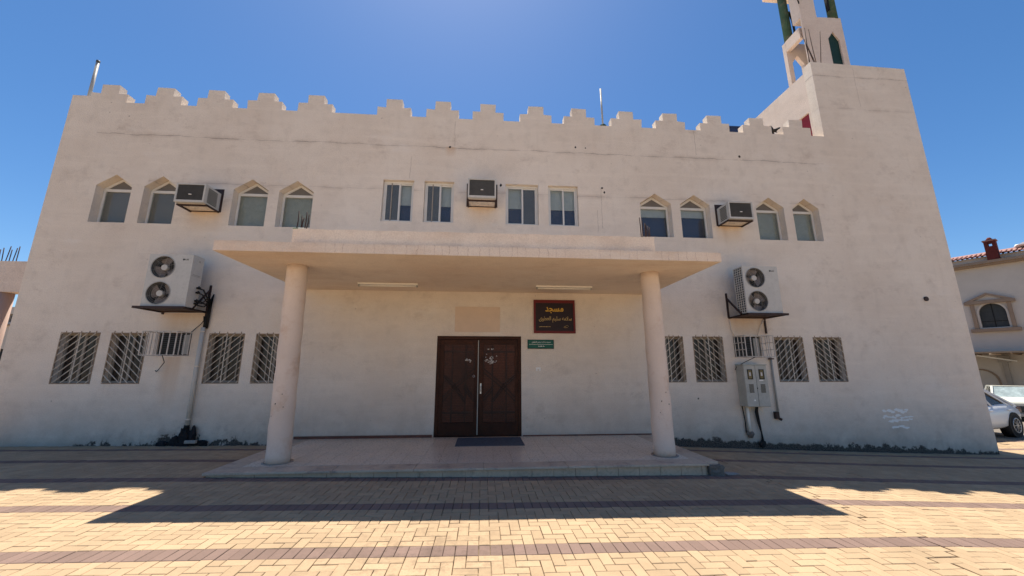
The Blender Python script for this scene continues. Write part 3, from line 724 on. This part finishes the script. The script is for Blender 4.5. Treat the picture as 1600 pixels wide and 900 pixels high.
def condenser():
    t = thing('outdoor_unit', '', 'outdoor unit', (0, 0, 0)); w, h, dp = .875, 1.12, .33
    fans = [(.30, .28), (.30, .84)]
    MB().plate(rect(0, w, 0, h), [circle(x, z, .235, 40) for x, z in fans], 0, .02).build('front_panel', M['plastic'], t)
    s = MB(); s.box((0, .02, h - .02), (w, dp, h)); s.box((0, .02, 0), (w, dp, .02)); s.box((w - .015, .02, .02), (w, dp, h - .02)); s.box((.6, .02, .02), (.615, dp, h - .02)); s.build('casing', M['plastic'], t)
    s = MB(); s.box((.02, dp - .03, .02), (.6, dp, h - .02)); s.box((.012, .05, .02), (.02, dp - .03, h - .02)); s.build('coil', M['dark'], t)
    s = MB()
    for k in range(5): s.box((-.004, .02 + k * (dp - .035) / 4, .0), (.008, .035 + k * (dp - .035) / 4, h))
    for k in range(20): s.box((-.005, .02, .015 + k * (h - .04) / 19), (.007, dp, .028 + k * (h - .04) / 19))
    s.build('side_grille', M['plastic'], t)
    for n_, (x, z) in enumerate(fans):
        f = MB().tube([(x, .045, z), (x, .16, z)], .235, 28, cap=False).build('fan_shroud', M['acgrille'], t)
        bl = MB()
        for k in range(3):
            a0 = k * 2.0944 + n_ * .9; pts = []
            for q in range(9):
                an = a0 + q * .19; pts.append((.215 * (1 if q < 8 else .9), an, .02 + .05 * q / 8))
            c0 = [bl.b.verts.new((x + .05 * math.cos(a0 + q * .15), .09 + .012 * q, z + .05 * math.sin(a0 + q * .15))) for q in range(9)]
            c1 = [bl.b.verts.new((x + r_ * math.cos(an), .05 + dy, z + r_ * math.sin(an))) for r_, an, dy in pts]
            for q in range(8): bl.b.faces.new((c0[q], c0[q + 1], c1[q + 1], c1[q]))
        bl.build('fan_blades', M['blade'], f)
        MB().tube([(x, .03, z), (x, .12, z)], .062, 20).build('fan_hub', M['plastic'], f)
        g_ = MB(); g_.ring((x, .004, z), .238, .016, n=40, d=.02)
        for r_ in (.09, .13, .17, .205): g_.ring((x, .008, z), r_, .0028, n=28, d=.003)
        for k in range(6): a = k * math.pi / 3 + .3; g_.bar((x + .06 * math.cos(a), .012, z + .06 * math.sin(a)), (x + .235 * math.cos(a), .012, z + .235 * math.sin(a)), .003)
        g_.build('fan_guard', M['plastic_grey'], f)
    o = text('LG', M['dark'], t, .755, -.002, h - .11, .065, .035, 'logo', bold=.02)
    s = MB(); s.plate(circle(.69, h - .11, .021, 20), [], -.003, -.0005); s.build('logo_disc', M['dark'], t)
    s = MB(); s.box((w, .06, h * .62), (w + .004, dp - .05, h * .63)); s.box((w, .18, h - .13), (w + .004, .22, h - .09)); s.box((w, .02, h * .60), (w + .003, dp, h * .605)); s.build('side_panel_seam', M['plastic_grey'], t)
    s = MB()
    for z in (.10, .16, .34, .44): s.tube([(w, .24, z), (w + .07, .24, z)], .022, 8); s.tube([(w + .04, .24, z - .03), (w + .04, .24, z + .04)], .012, 6)
    s.build('service_valves', M['black'], t)
    return t
cu = condenser(); cu.location = (-7.055, 8.33, 2.872); cu['label'] = 'twin fan outdoor unit on a wall shelf at the left of the canopy'; cu['group'] = 'twin fan outdoor units on wall shelves'
c2 = copy_thing(cu); c2.location = (6.115, 8.33, 2.880); c2['label'] = 'twin fan outdoor unit on a wall shelf at the right of the canopy'

def shelf(label, x0, side):
    t = thing('wall_shelf', label, 'shelf', (x0, 9.0, 2.84), 0, 'steel shelves under the outdoor units'); w = .96
    s = MB()
    for x in (.02, w - .02): s.bar((x, 0, 0), (x, -.74, 0), .04)
    s.box((-.01, -.76, -.022), (w + .01, -.70, .024)); s.box((0, -.14, -.02), (w, -.10, .02)); s.build('shelf_frame', M['steel'], t)
    MB().box((.0, -.70, .005), (w, -.14, .020)).build('shelf_plate', M['steel'], t)
    if side < 0:
        MB().bar((w - .02, -.02, -.38), (w - .02, -.02, .62), .035).build('upright', M['steel'], t); MB().bar((w - .02, -.03, .50), (w - .02, -.45, .03), .03).build('brace', M['steel'], t)
        MB().bar((.02, -.02, 0), (.02, -.02, -.05), .035).build('upright', M['steel'], t)
    else:
        MB().bar((.0, -.02, 0), (.0, -.02, .62), .035).build('upright', M['steel'], t); MB().bar((0, -.03, .48), (0, -.5, .03), .035).build('brace', M['steel'], t)
        MB().bar((w - .03, -.02, 0), (w - .03, -.02, -.38), .035).build('upright', M['steel'], t)
    return t
shelf('brown steel wall shelf carrying the left outdoor unit', -7.12, -1); shelf('brown steel wall shelf carrying the right outdoor unit', 6.08, 1)

# pipes and cables
t = thing('cable_bundle', 'black tangled refrigerant pipes beside the left outdoor unit', 'pipes', (-6.12, 8.9, 2.9)); s = MB()
for k in range(5):
    z0 = (.05, .14, .3, .4, .1)[k]
    s.tube([(-.02, -.33, z0), (.03 + .01 * k, -.30, z0 - .02), (.07, -.22 + .03 * k, .02 + .06 * k), (.04 + .012 * k, -.08, .10 + .05 * (k % 3)), (-.02 + .018 * k, .05, .15 + .05 * k), (-.03 + .015 * k, .06, -.1), (-.035 + .012 * k, .07, -.42)], .013 + .003 * (k % 2), 7)
s.build('pipes', M['black'], t)
t = thing('drain_pipe', 'white plastic pipe running down the wall from the left outdoor unit', 'pipe', (-6.17, 8.94, .45))
MB().tube([(0, 0, 2.05), (0, 0, 1.0), (.005, 0, 0)], .042, 12).build('pipe', M['plastic'], t)
s = MB(); 
for z in (.1, 1.2, 1.95): s.tube([(0, 0, z), (0, 0, z + .025)], .049, 12)
s.build('clamp', M['bars'], t)
MB().tube([(0, .0, .0), (-.0, -.0, -.06)], .05, 10).build('rubber_collar', M['black'], t)
s = MB()
for k in range(4): s.tube([(-.02 + .012 * k, .0, 2.3), (.0 + .01 * k, .01, 2.12), (.0, 0, 2.0)], .014, 6)
s.build('cables', M['black'], t)
rd = random.Random(9)
LB = ['largest black bitumen lump, right behind the foot of the white pipe', 'upright black lump just right of the white pipe foot', 'black lump just left of the white pipe foot', 'low black lump farthest left of the white pipe foot', 'low black lump farthest right of the white pipe foot']
for k, (x, z, r_, q) in enumerate(((-6.20, .22, .13, (.8, .4, 1.4)), (-6.03, .24, .09, (.7, .4, 1.7)), (-6.36, .14, .085, (1.1, .5, 1.1)), (-6.60, .08, .07, (1.3, .5, .8)), (-5.84, .09, .075, (1.3, .5, .8)))):
    s = MB(); s.lump((x, 8.95, z), r_, k + 20, 3, q)
    for i in range(5): s.lump((x + rd.uniform(-.12, .12), 8.94, .05 + rd.uniform(0, .6) * z), r_ * rd.uniform(.3, .55), k * 9 + i, 2, (1, .5, 1))
    s.build('bitumen_lump', M['soot'], None, LB[k], 'lump', 'black lumps heaped below the white pipe')
MB().box((-6.08, 8.80, .10), (-5.86, 8.87, .16)).bevel(.008).build('broken_tile', M['concrete'], None, 'flat pale tile fragment among the black lumps at the wall foot', 'tile')
MB().tube([(-6.62, 8.56, 1.88), (-6.70, 8.75, 1.74), (-6.92, 8.9, 1.56), (-7.0, 8.97, 1.55), (-7.02, 8.97, 1.57)], .008, 6).build('loose_cable', M['black'], None, 'thin dark cable hanging down from the left cage', 'cable')
MB().tube([(-6.14, 8.97, 2.78), (-6.25, 8.97, 2.58), (-6.42, 8.97, 2.4)], .007, 6).build('loose_cable', M['black'], None, 'thin dark cable running from the left shelf to the left cage', 'cable')
MB().tube([(6.42, 8.6, 1.90), (6.30, 8.85, 1.78), (6.12, 8.96, 1.66), (6.08, 8.97, 1.58)], .008, 6).build('loose_cable', M['steel'], None, 'thin rusty cable hanging below the right cage', 'cable')
MB().tube([(6.98, 8.97, 2.80), (6.86, 8.97, 2.62), (6.75, 8.96, 2.40)], .010, 6).build('hose', M['bars'], None, 'tan hose slanting from the right shelf to the cage', 'hose')
MB().tube([(6.09, 8.97, 2.80), (6.10, 8.97, 2.55), (6.16, 8.96, 2.40)], .012, 6).build('hose', M['bars'], None, 'tan hose hanging straight from the left end of the right shelf', 'hose')

# meter box
t = thing('meter_box', 'grey green steel electricity meter box with two doors below the right cage', 'meter box', (6.40, 9.0, .745)); w, h, y = .285, .95, -.28
MB().box((-w, y + .012, 0), (w, 0, h)).bevel(.006).build('cabinet', M['meter'], t)
MB().box((-w - .012, y - .008, h), (w + .012, 0, h + .015)).build('cabinet_lid', M['meter'], t)
for k in (0, 1):
    xa = -w + .006 + k * w; d = MB().box((xa, y, .012), (xa + w - .010, y + .011, h - .012)).bevel(.003).build('cabinet_door', M['meter'], t)
    cx = xa + (w - .01) / 2
    MB().plate(rect(cx - .062, cx + .062, h - .33, h - .10), [rect(cx - .045, cx + .045, h - .31, h - .12)], y - .010, y + .001).build('window_gasket', M['amberframe'], d)
    MB().box((cx - .046, y - .004, h - .311), (cx + .046, y - .001, h - .119)).build('meter_window', M['amber'], d)
    MB().box((cx - .02, y - .006, h - .25), (cx + .02, y - .0045, h - .17)).build('meter_dial', M['paper'], d)
    s = MB()
    for q in range(9): s.box((cx - .055, y - .006, h - .63 + q * .022), (cx + .055, y - .0005, h - .618 + q * .022))
    s.build('vent_louvres', M['black'], d)
MB().tube([(0, y - .012, .42), (0, y + .002, .42)], .012, 8).build('lock', M['black'], t)
MB().plate([(-.12, .13), (-.07, .13), (-.095, .18)], [], y - .002, y - .0002).build('warning_triangle', M['white'], t); MB().box((.07, y - .002, .585), (.17, y - .0002, .61)).build('number_strip', M['white'], t)
MB().tube([(6.25, 8.95, .75), (6.25, 8.95, .18)], .035, 12).build('conduit', M['tube'], None, 'short white conduit pipe below the meter box', 'pipe')
s = MB(); s.lump((6.26, 8.96, .12), .075, 31, 2, (1, .6, 1.1)); s.build('cement_lump', M['rubble'], None, 'grey cement lump around the foot of the white conduit', 'lump')
MB().tube([(6.14, 8.97, .8), (6.17, 8.96, .4), (6.17, 8.97, .15)], .012, 6).build('cable', M['black'], None, 'black cable close beside the white conduit', 'cable')
s = MB()
for k in range(3): s.tube([(6.44 + .02 * k, 8.9, .74), (6.43 + .025 * k, 8.93, .62), (6.47 + .02 * k, 8.95, .4), (6.53, 8.95, .15), (6.52 + .02 * k, 8.95, -.12)], .016, 7)
s.lump((6.53, 8.96, -.10), .06, 33, 2, (1.2, .6, 1.4)); s.build('supply_cable', M['black'], None, 'thick black supply cables running from the meter box into the ground', 'cable')
t = thing('conduit', 'thin brown grey conduit with an elbow box right of the meter box', 'pipe', (7.02, 8.96, .43))
MB().tube([(0, 0, 1.47), (0, 0, .05)], .022, 10).build('pipe', M['plastic_grey'], t); MB().box((-.10, -.05, .02), (-.02, .03, .18)).build('elbow_box', M['steel'], t); MB().tube([(0, 0, .03), (.05, -.02, .0)], .03, 8).build('elbow', M['steel'], t); MB().box((-.05, -.03, 1.4), (.06, .03, 1.43)).build('clamp', M['steel'], t)

# painted scribble and small holes, parts of the wall
rd = random.Random(21); s = MB(); ki = 0
for zc, xa, xb in ((.60, 9.72, 10.36), (.47, 9.70, 10.42), (.38, 9.84, 10.4), (.22, 9.9, 10.25)):
    x = xa
    while x < xb:
        w_ = rd.uniform(.06, .17); hh = rd.uniform(.018, .04); zz = zc + rd.uniform(-.03, .03); n_ = 9
        pts = [(x + w_ / 2 + w_ * .6 * math.cos(2 * math.pi * q / n_) * rd.uniform(.6, 1.2), zz + hh * math.sin(2 * math.pi * q / n_) * rd.uniform(.5, 1.3)) for q in range(n_)]
        ki += 1; s.b.faces.new([s.b.verts.new((p, 8.9975 - .00002 * ki, q)) for p, q in pts]); x += w_ * rd.uniform(.45, .95)
mq(s, 'paint_smear', M['white'], 'white paint smeared low on the wall at the right')
mq(MB().tube([(11.57, 8.97, 3.40), (11.57, 9.02, 3.40)], .06, 14), 'pipe_stub', M['steel'])
for x, z, r_ in ((-.92, 7.22, .03), (2.38, 7.37, .03), (2.65, 7.36, .02), (6.95, 7.31, .035), (.40, 6.20, .035), (3.05, 6.22, .028), (3.10, 6.10, .03), (5.1, .92, .02)):
    s = MB(); s.lump((x, 9.0, z), r_, int(x * 10), 1, (1, .25, 1.1)); mq(s, 'wall_hole', M['soot'])

# ---------------------------------------------------------------- things on the roofs
t = thing('roof_pipe', 'thick grey vent pipe with dark cap at the left corner of the roof', 'pipe', (-10.05, 9.25, 7.7)); MB().tube([(0, 0, 0), (-.0, 0, 1.66)], .036, 12).build('pipe', M['plastic_grey'], t); MB().tube([(0, 0, 1.66), (0, 0, 1.72)], .04, 12).build('pipe_cap', M['dark'], t)
t = thing('roof_pole', 'thin pale pole standing behind the battlements right of the middle', 'pole', (3.28, 9.32, 7.7)); MB().tube([(0, 0, 0), (-.02, 0, 1.78)], .024, 10).build('pole', M['plastic_grey'], t); s = MB(); s.lump((0, 0, .58), .07, 2, 2, (1.3, 1, .6)); s.build('pole_wrap', M['greendark'], t)
s = MB(); s.box((7.0, 9.5, 7.72), (7.75, 10.3, 8.56)); s.box((6.97, 9.47, 8.56), (7.78, 10.33, 8.60)); s.build('roof_tank', M['navy'], None, 'dark blue box behind the battlements near the stair tower', 'tank')
t = thing('loudspeaker', 'black horn shaped object behind the last gap of the battlements', 'loudspeaker', (8.58, 9.6, 7.7))
MB().tube([(0, 0, 0), (0, 0, .85)], .03, 8).build('post', M['steel'], t); MB().tube([(-.13, -.02, .90), (.0, 0, .90), (.08, 0, .91), (.2, .0, .93)], [.12, .05, .05, .085], 14).build('horn', M['black'], t)

s = MB(); s.lump((-3.06, 6.30, 3.89), .05, 41, 2, (1.9, 1, .45)); s.build('plastic_rag', M['rag'], None, 'crumpled white plastic rag among the bars at the left of the canopy', 'rag')
s = MB(); s.lump((-3.13, 6.26, 3.885), .03, 43, 2, (1.6, 1, .5)); s.build('plastic_scrap', M['raggreen'], None, 'small green plastic scrap under the left canopy bars', 'scrap')

# ---------------------------------------------------------------- minaret
mi = thing('minaret', 'open square minaret with pointed arches and green round posts behind the stair tower', 'minaret', (10.83, 10.2, 7.7))
def P(mb, name, m, label=None):
    bmesh.ops.translate(mb.b, verts=mb.b.verts[:], vec=Vector((-10.83, -10.2, -7.7))); return mb.build(name, m, mi, label)
w0, w1 = 10.83, 12.31
arch = [(11.69, 10.6), (12.10, 10.6), (12.10, 12.68), (11.91, 13.02), (11.69, 12.72)]
P(MB().plate([(w0, 7.7), (w1, 7.7), (w1, 13.62), (11.42, 13.585), (w0, 13.57)], [arch], 10.2, 10.25), 'front_face', M['plain'])
arch2 = [(11.0, 10.6), (11.45, 10.6), (11.45, 12.4), (11.22, 12.75), (11.0, 12.4)]
P(MB().plate([(w0, 7.7), (w1, 7.7), (w1, 13.25), (w0, 13.25)], [arch2], 10.98, 11.12), 'back_face', M['plain'])
P(MB().box((w0 + .002, 10.362, 12.86), (w0 + .15, 10.978, 13.27)), 'side_beam', M['plain']); P(MB().box((w0 + .002, 10.362, 7.7), (w0 + .15, 10.978, 11.2)), 'side_sill', M['plain'])
P(MB().box((w1 - .15, 10.362, 7.7), (w1 - .002, 10.978, 13.3)), 'right_face', M['greendark'])
P(MB().box((11.76, 10.262, 10.6), (12.155, 10.29, 13.1)), 'green_board', M['greendark'])
P(MB().box((10.835, 10.203, 13.55), (11.42, 10.56, 17.5)), 'corner_post', M['plain'])
for x, y, z in ((10.97, 10.95, 13.24), (12.165, 10.32, 13.6)): P(MB().tube([(x, y, z), (x, y, 17.5)], .135, 18), 'green_post', M['greenpaint'])
P(MB().box((10.56, 10.4, 15.46), (11.9, 11.35, 15.62)), 'cross_slab', M['canopy'])
s = MB()
s.tube([(11.08, 10.86, 14.5), (11.14, 10.84, 14.1), (11.13, 10.82, 13.7), (11.10, 10.8, 13.4)], .035, 6); s.tube([(11.17, 10.8, 15.2), (11.2, 10.75, 14.4)], .012, 5); s.tube([(11.28, 10.7, 15), (11.3, 10.6, 14.2), (11.36, 10.5, 13.8)], .012, 5); s.tube([(10.8, 10.3, 15.4), (10.78, 10.2, 14.6), (10.84, 10.19, 14.1)], .02, 6)
s.box((11.98, 10.25, 14.0), (12.06, 10.33, 14.5))
P(s, 'hanging_cables', M['black'])

# ---------------------------------------------------------------- left annexe
an = thing('annexe_portico', 'low beige portico with a round column at the left edge, joining the mosque', 'portico', (-10.2, 9.2, 0))
def AN(mb, name, m): bmesh.ops.translate(mb.b, verts=mb.b.verts[:], vec=Vector((10.2, -9.2, 0))); return mb.build(name, m, an)
AN(MB().plate([(-22, 3.29), (-10.17, 3.29), (-10.17, 4.0), (-22, 4.02)], [], 9.2, 9.52), 'beam', M['plain'])
for x, y in ((-10.87, 9.36), (-14.5, 9.36)): AN(MB().tube([(x, y, -.1), (x, y, 3.288)], .17, 24), 'column', M['annexe_column'])
for k in range(6):
    x = -11.1 + k * .075; s = MB(); s.tube([(x, 9.3, 3.98), (x + .03 * random.uniform(-1, 1.5), 9.3, 4.30 + .04 * (k % 3))], .009, 6); AN(s, 'rebar', M['rebar'])
bt = thing('distant_house', 'small pale block house far away in the gap under the portico', 'house', (-36, 30, 0))
w_ = MB().plate(rect(-8, 3.5, 0, 6.0), [rect(1.9, 2.5, 4.9, 5.5), rect(-1.5, -.5, 3.9, 5.0), rect(1.8, 2.4, 2.0, 3.0)], 0, .3); w_.box((-8, .3, 0), (3.5, 8, 5.98)); w_.build('wall', M['villa'], bt)
for q in ((1.9, 2.5, 4.9, 5.5), (-1.5, -.5, 3.9, 5.0), (1.8, 2.4, 2.0, 3.0)): MB().box((q[0], .2, q[2]), (q[1], .22, q[3])).build('window', M['dark'], bt)
MB().box((-8.2, -.2, 5.15 - .5), (3.7, 0, 4.75)).build('ledge', M['trim'], bt)

# ---------------------------------------------------------------- villa at the right
ang = math.atan2(-.898, .439); P0 = (28.6, 19.9, 0)
vl = thing('villa', 'cream villa with red tiled roof and a pedimented arched window at the right edge', 'house', P0, ang)
def archpts(xa, xb, z0, zs, za, n=12): 
    cx, hw = (xa + xb) / 2, (xb - xa) / 2
    return [(xa, z0), (xb, z0)] + [(cx + hw * math.cos(math.pi * k / n), zs + (za - zs) * math.sin(math.pi * k / n)) for k in range(n + 1)]
wpoly = archpts(.10, 1.09, 3.91, 4.72, 5.27)
wl = MB().plate(rect(-9, 9, -1, 7.42), [wpoly], 0, .25); wl.box((-9, .25, -1), (9, 9, 7.4)); 
vw = wl.build('wall', M['villa'], vl)
fw = MB().plate(archpts(.02, 1.17, 3.86, 4.74, 5.36, 12), [archpts(.10, 1.09, 3.912, 4.72, 5.27, 12)], -.03, .03).build('window', M['villa'], vl)
MB().plate(wpoly, [], .12, .13).build('pane', M['dark'], fw); s = MB(); s.box((.58, .10, 3.91), (.61, .119, 5.25)); s.box((.1, .10, 4.25), (1.09, .119, 4.28)); s.build('glazing_bar', M['black'], fw)
s = MB(); s.box((-.33, -.18, 3.67), (1.46, -.001, 3.855)); s.build('sill', M['trim'], vl)
for xa in (-.17, 1.18): MB().box((xa, -.10, 3.857), (xa + .15, -.001, 5.27)).build('pilaster', M['trim'], vl)
MB().box((-.36, -.17, 5.272), (1.5, -.001, 5.42)).build('lintel', M['trim'], vl); MB().plate([(-.36, 5.422), (1.5, 5.422), (.55, 5.88)], [[(-.02, 5.47), (1.16, 5.47), (.56, 5.76)]], -.16, -.001).build('pediment', M['trim'], vl); MB().plate([(-.02, 5.46), (1.17, 5.46), (.56, 5.77)], [], -.05, -.001).build('pediment_panel', M['villa'], vl)
s = MB(); s.box((-9, -.30, 7.42), (9, .0, 7.52)); s.box((-9, -.42, 7.522), (9, .0, 7.67)); s.build('cornice', M['trim'], vl)
MB().box((-9, .01, 7.43), (9, .8, 7.99)).build('attic_wall', M['villa'], vl)
rt = MB(); 
for i in range(95):
    x = -9 + i * .19
    for j in range(4):
        a = Vector((x, .02 + j * .32 - .25, 7.99 + j * .09)); rt.tube([a + Vector((.095, 0, .0)), a + Vector((.095, .38, .115))], .055, 6, False)
rt.b.faces.new([rt.b.verts.new(q) for q in ((-9, -.2, 7.98), (9, -.2, 7.98), (9, 5, 9.2), (-9, 5, 9.2))]); rt.build('roof_tiles', M['rooftile'], vl, kind='stuff')
ch = MB().plate(rect(.96, 1.40, 7.68, 8.78), [rect(1.10, 1.26, 8.48, 8.68)], -.30, .12).build('chimney', M['chimney'], vl); MB().box((.92, -.34, 8.782), (1.44, .16, 8.85)).build('chimney_cap', M['rooftile'], ch); MB().tube([(1.18, -.09, 8.85), (1.18, -.09, 9.02)], [.17, .06], 10).build('chimney_dome', M['chimney'], ch)
s = MB(); s.lump((2.4, .9, 8.45), .35, 5, 2, (1.5, 1, .5)); s.build('roof_tank', M['white'], vl)
MB().plate(archpts(-1.1, .28, -.8, .9, 1.62), [archpts(-1.02, .2, -.8, .88, 1.54)], -.05, -.001).build('blind_arch', M['trim'], vl)
aw = thing('car_shelter', 'brown flat shelter roof on posts in front of the villa wall', 'shelter', P0, ang)
s = MB(); s.box((-6, -2.6, 2.42), (7, -.02, 2.50)); s.build('shelter_roof', M['trim'], aw)
for k in range(18): MB().bar((-5.8 + k * .7, -2.5, 2.38), (-5.8 + k * .7, -.05, 2.38), .07).build('rafter', M['trim'] if k % 3 else M['canopy'], aw)
MB().bar((-.2, -1.2, 2.34), (1.0, -.12, 2.02), .09, .07).build('pale_beam', M['white'], aw)
for x in (.48, -5, 5.5): s = MB(); s.box((x, -.14, -.8), (x + .2, -.003, 1.96)); s.box((x - .12, -.2, 1.962), (x + .32, -.003, 2.33)); s.build('post', M['concrete'], aw)
s = MB(); s.box((1.55, -.3, 1.55), (1.70, -.1, 1.68)); s.box((1.6, -.18, 1.68), (1.64, -.1, 2.3)); s.build('flood_lamp', M['white'], aw)

# ---------------------------------------------------------------- cars
def car(label, group, loc, rz, paint, prof_, cab, wheels, rear):
    """local x = towards the nose; sections (x, z_low, z_belt, half width)"""
    t = thing('parked_car', label, 'car', loc, rz, None)
    def loft(sec, name, m, parent, power=1.):
        b = bmesh.new(); rings = []
        for x, zl, zh, hw, tuck in sec:
            h_ = zh - zl
            ring = [(0, zl), (hw * .82, zl), (hw * .97, zl + h_ * .12), (hw, zl + h_ * .45), (hw * .985, zl + h_ * .68), (hw * tuck, zh - h_ * .06), (hw * tuck * .88, zh), (0, zh + .015)]
            full = [(x, y, z) for y, z in ring] + [(x, -y, z) for y, z in ring[-2:0:-1]]
            rings.append([b.verts.new(q) for q in full])
        n = len(rings[0])
        for A_, B_ in zip(rings, rings[1:]):
            for k in range(n): f = b.faces.new((A_[k], A_[(k + 1) % n], B_[(k + 1) % n], B_[k])); f.smooth = True
        b.faces.new(rings[0][::-1]); b.faces.new(rings[-1]); bmesh.ops.recalc_face_normals(b, faces=b.faces[:])
        mb = MB.__new__(MB); mb.b = b; return mb.build(name, m, parent)
    body = loft(prof_, 'body', paint, t)
    # cabin: roof skin, pillars and glass
    (xr0, xr1, xf1, xf0, zb, zr, hb, hr) = cab      # rear base, rear roof, front roof, front base, belt z, roof z, half widths
    c = MB()
    rf = [(xr1, hr, zr), (xf1, hr, zr), (xf1, -hr, zr), (xr1, -hr, zr)]
    c.b.faces.new([c.b.verts.new(q) for q in rf]); c.box((xr1, -hr, zr - .04), (xf1, hr, zr - .002))
    for sy in (1, -1):
        for p, q in (((xr0, hb, zb), (xr1, hr, zr - .02)), ((xf0, hb, zb), (xf1, hr, zr - .02)), (((xr0 + xf0) / 2 - .1, hb + .01, zb), ((xr1 + xf1) / 2, hr, zr - .02)), ((xr1, hr, zr - .02), (xf1, hr, zr - .02)), ((xr0 + (xr1 - xr0) * .0 + .35, hb, zb), (xr1 + .12, hr, zr - .02))):
            c.bar((p[0], p[1] * sy, p[2]), (q[0], q[1] * sy, q[2]), .07, .05)
    c.build('roof', paint, t)
    for sy in (1, -1):
        q = [(xr0 + .25, hb * sy, zb - .02), (xf0 - .05, hb * sy, zb - .02), (xf1 - .02, (hr - .01) * sy, zr - .05), (xr1 + .05, (hr - .01) * sy, zr - .05)]
        MB().quad(*q).build('side_window', M['glass_car'] if not rear else M['brownglass'], t)
    MB().quad((xf0, -hb * .97, zb - .02), (xf0, hb * .97, zb - .02), (xf1, hr * .97, zr - .03), (xf1, -hr * .97, zr - .03)).build('windscreen', M['windscreen'] if not rear else M['glass_car'], t)
    MB().quad((xr0, hb * .97, zb - .02), (xr0, -hb * .97, zb - .02), (xr1, -hr * .97, zr - .03), (xr1, hr * .97, zr - .03)).build('rear_window', M['brownglass'], t)
    hw = prof_[len(prof_) // 2][3]
    for x in wheels:
        for sy in (1, -1):
            MB().tube([(x, sy * (hw - .25), .34), (x, sy * (hw + .004), .34)], .385, 28).build('wheel_arch', M['black'], t)
            w = MB().tube([(x, sy * (hw - .2), .33), (x, sy * (hw - .01), .33), (x, sy * (hw + .012), .33)], [.33, .33, .30], 28).build('wheel', M['tyre'], t)
            r_ = MB(); r_.ring((x, sy * (hw + .014), .33), .215, .03, n=28, d=.012)
            for k in range(10):
                a = k * math.pi / 5; r_.bar((x, sy * (hw + .012), .33), (x + .21 * math.cos(a), sy * (hw + .016), .33 + .21 * math.sin(a)), .03, .014)
            r_.tube([(x, sy * (hw + .0), .33), (x, sy * (hw + .022), .33)], .05, 10); r_.build('rim', M['rim'], w)
    for sy in (1, -1):
        xs__ = prof_[0][0] + .12; MB().box((xs__ - .1, sy * .5 if sy > 0 else -.8, prof_[0][2] - .22), (xs__ + .18, .8 if sy > 0 else -.5, prof_[0][2] - .06)).build('tail_lamp', M['lamp_red'], t)
        xf = prof_[-1][0]; MB().box((xf - .22, min(sy * .45, sy * .78), .56), (xf + .01, max(sy * .45, sy * .78), .70)).bevel(.02).build('head_lamp', M['lampwhite'], t)
        for dx in (-.55, .55): MB().bar(((xr0 + xf0) / 2 + dx - .45, sy * (hw + .005), .80), ((xr0 + xf0) / 2 + dx - .27, sy * (hw + .005), .80), .025, .03).build('door_handle', paint, t)
        MB().bar((xf0 - .2, sy * (hw + .02), zb + .06), (xf0 - .3, sy * (hw + .14), zb + .08), .10, .12).build('mirror', paint, t)
    MB().box((prof_[-1][0] - .02, -.42, .42), (prof_[-1][0] + .015, .42, .66)).build('radiator_grille', M['dark'], t)
    MB().box((prof_[-1][0] - .04, -.8, .24), (prof_[-1][0] + .06, .8, .38)).bevel(.02).build('bumper', paint if rear else M['plastic_grey'], t)
    return t
sed = [(-2.22, .42, .92, .66, .86), (-2.1, .34, 1.0, .80, .88), (-1.5, .26, 1.02, .88, .9), (-.7, .24, .98, .90, .93), (.3, .24, .95, .90, .93), (1.1, .24, .92, .89, .9), (1.7, .28, .84, .86, .86), (2.15, .34, .70, .76, .84), (2.28, .42, .60, .60, .84)]
old = [(-2.2, .44, .88, .74, .94), (-2.1, .34, .95, .82, .94), (-1.2, .28, .96, .84, .95), (0, .26, .95, .84, .95), (.9, .28, .94, .84, .95), (1.5, .3, .90, .83, .95), (2.1, .36, .84, .80, .94), (2.2, .44, .74, .76, .94)]
cx, cy = 16.8, 11.4; hd = R(15) + math.pi   # nose points to the left
ca, sa = math.cos(hd), math.sin(hd)
# rear near-side wheel centre at (16.8, 11.4): local (-1.35, +.9)
lx, ly = -1.38, .90
car('silver white fastback car half hidden behind the right end of the mosque', None, (cx - (lx * ca - ly * sa), cy - (lx * sa + ly * ca), -.465), hd, M['carsilver'], sed, (-1.75, -.75, .35, 1.15, .93, 1.43, .80, .60), (-1.38, 1.36), True)
car('old cream white car facing the camera, parked behind the silver one near the villa', None, (23.9, 16.0, -.55), R(-138), M['carwhite'], old, (-1.3, -.9, .15, .75, .93, 1.40, .76, .64), (-1.3, 1.3), False)
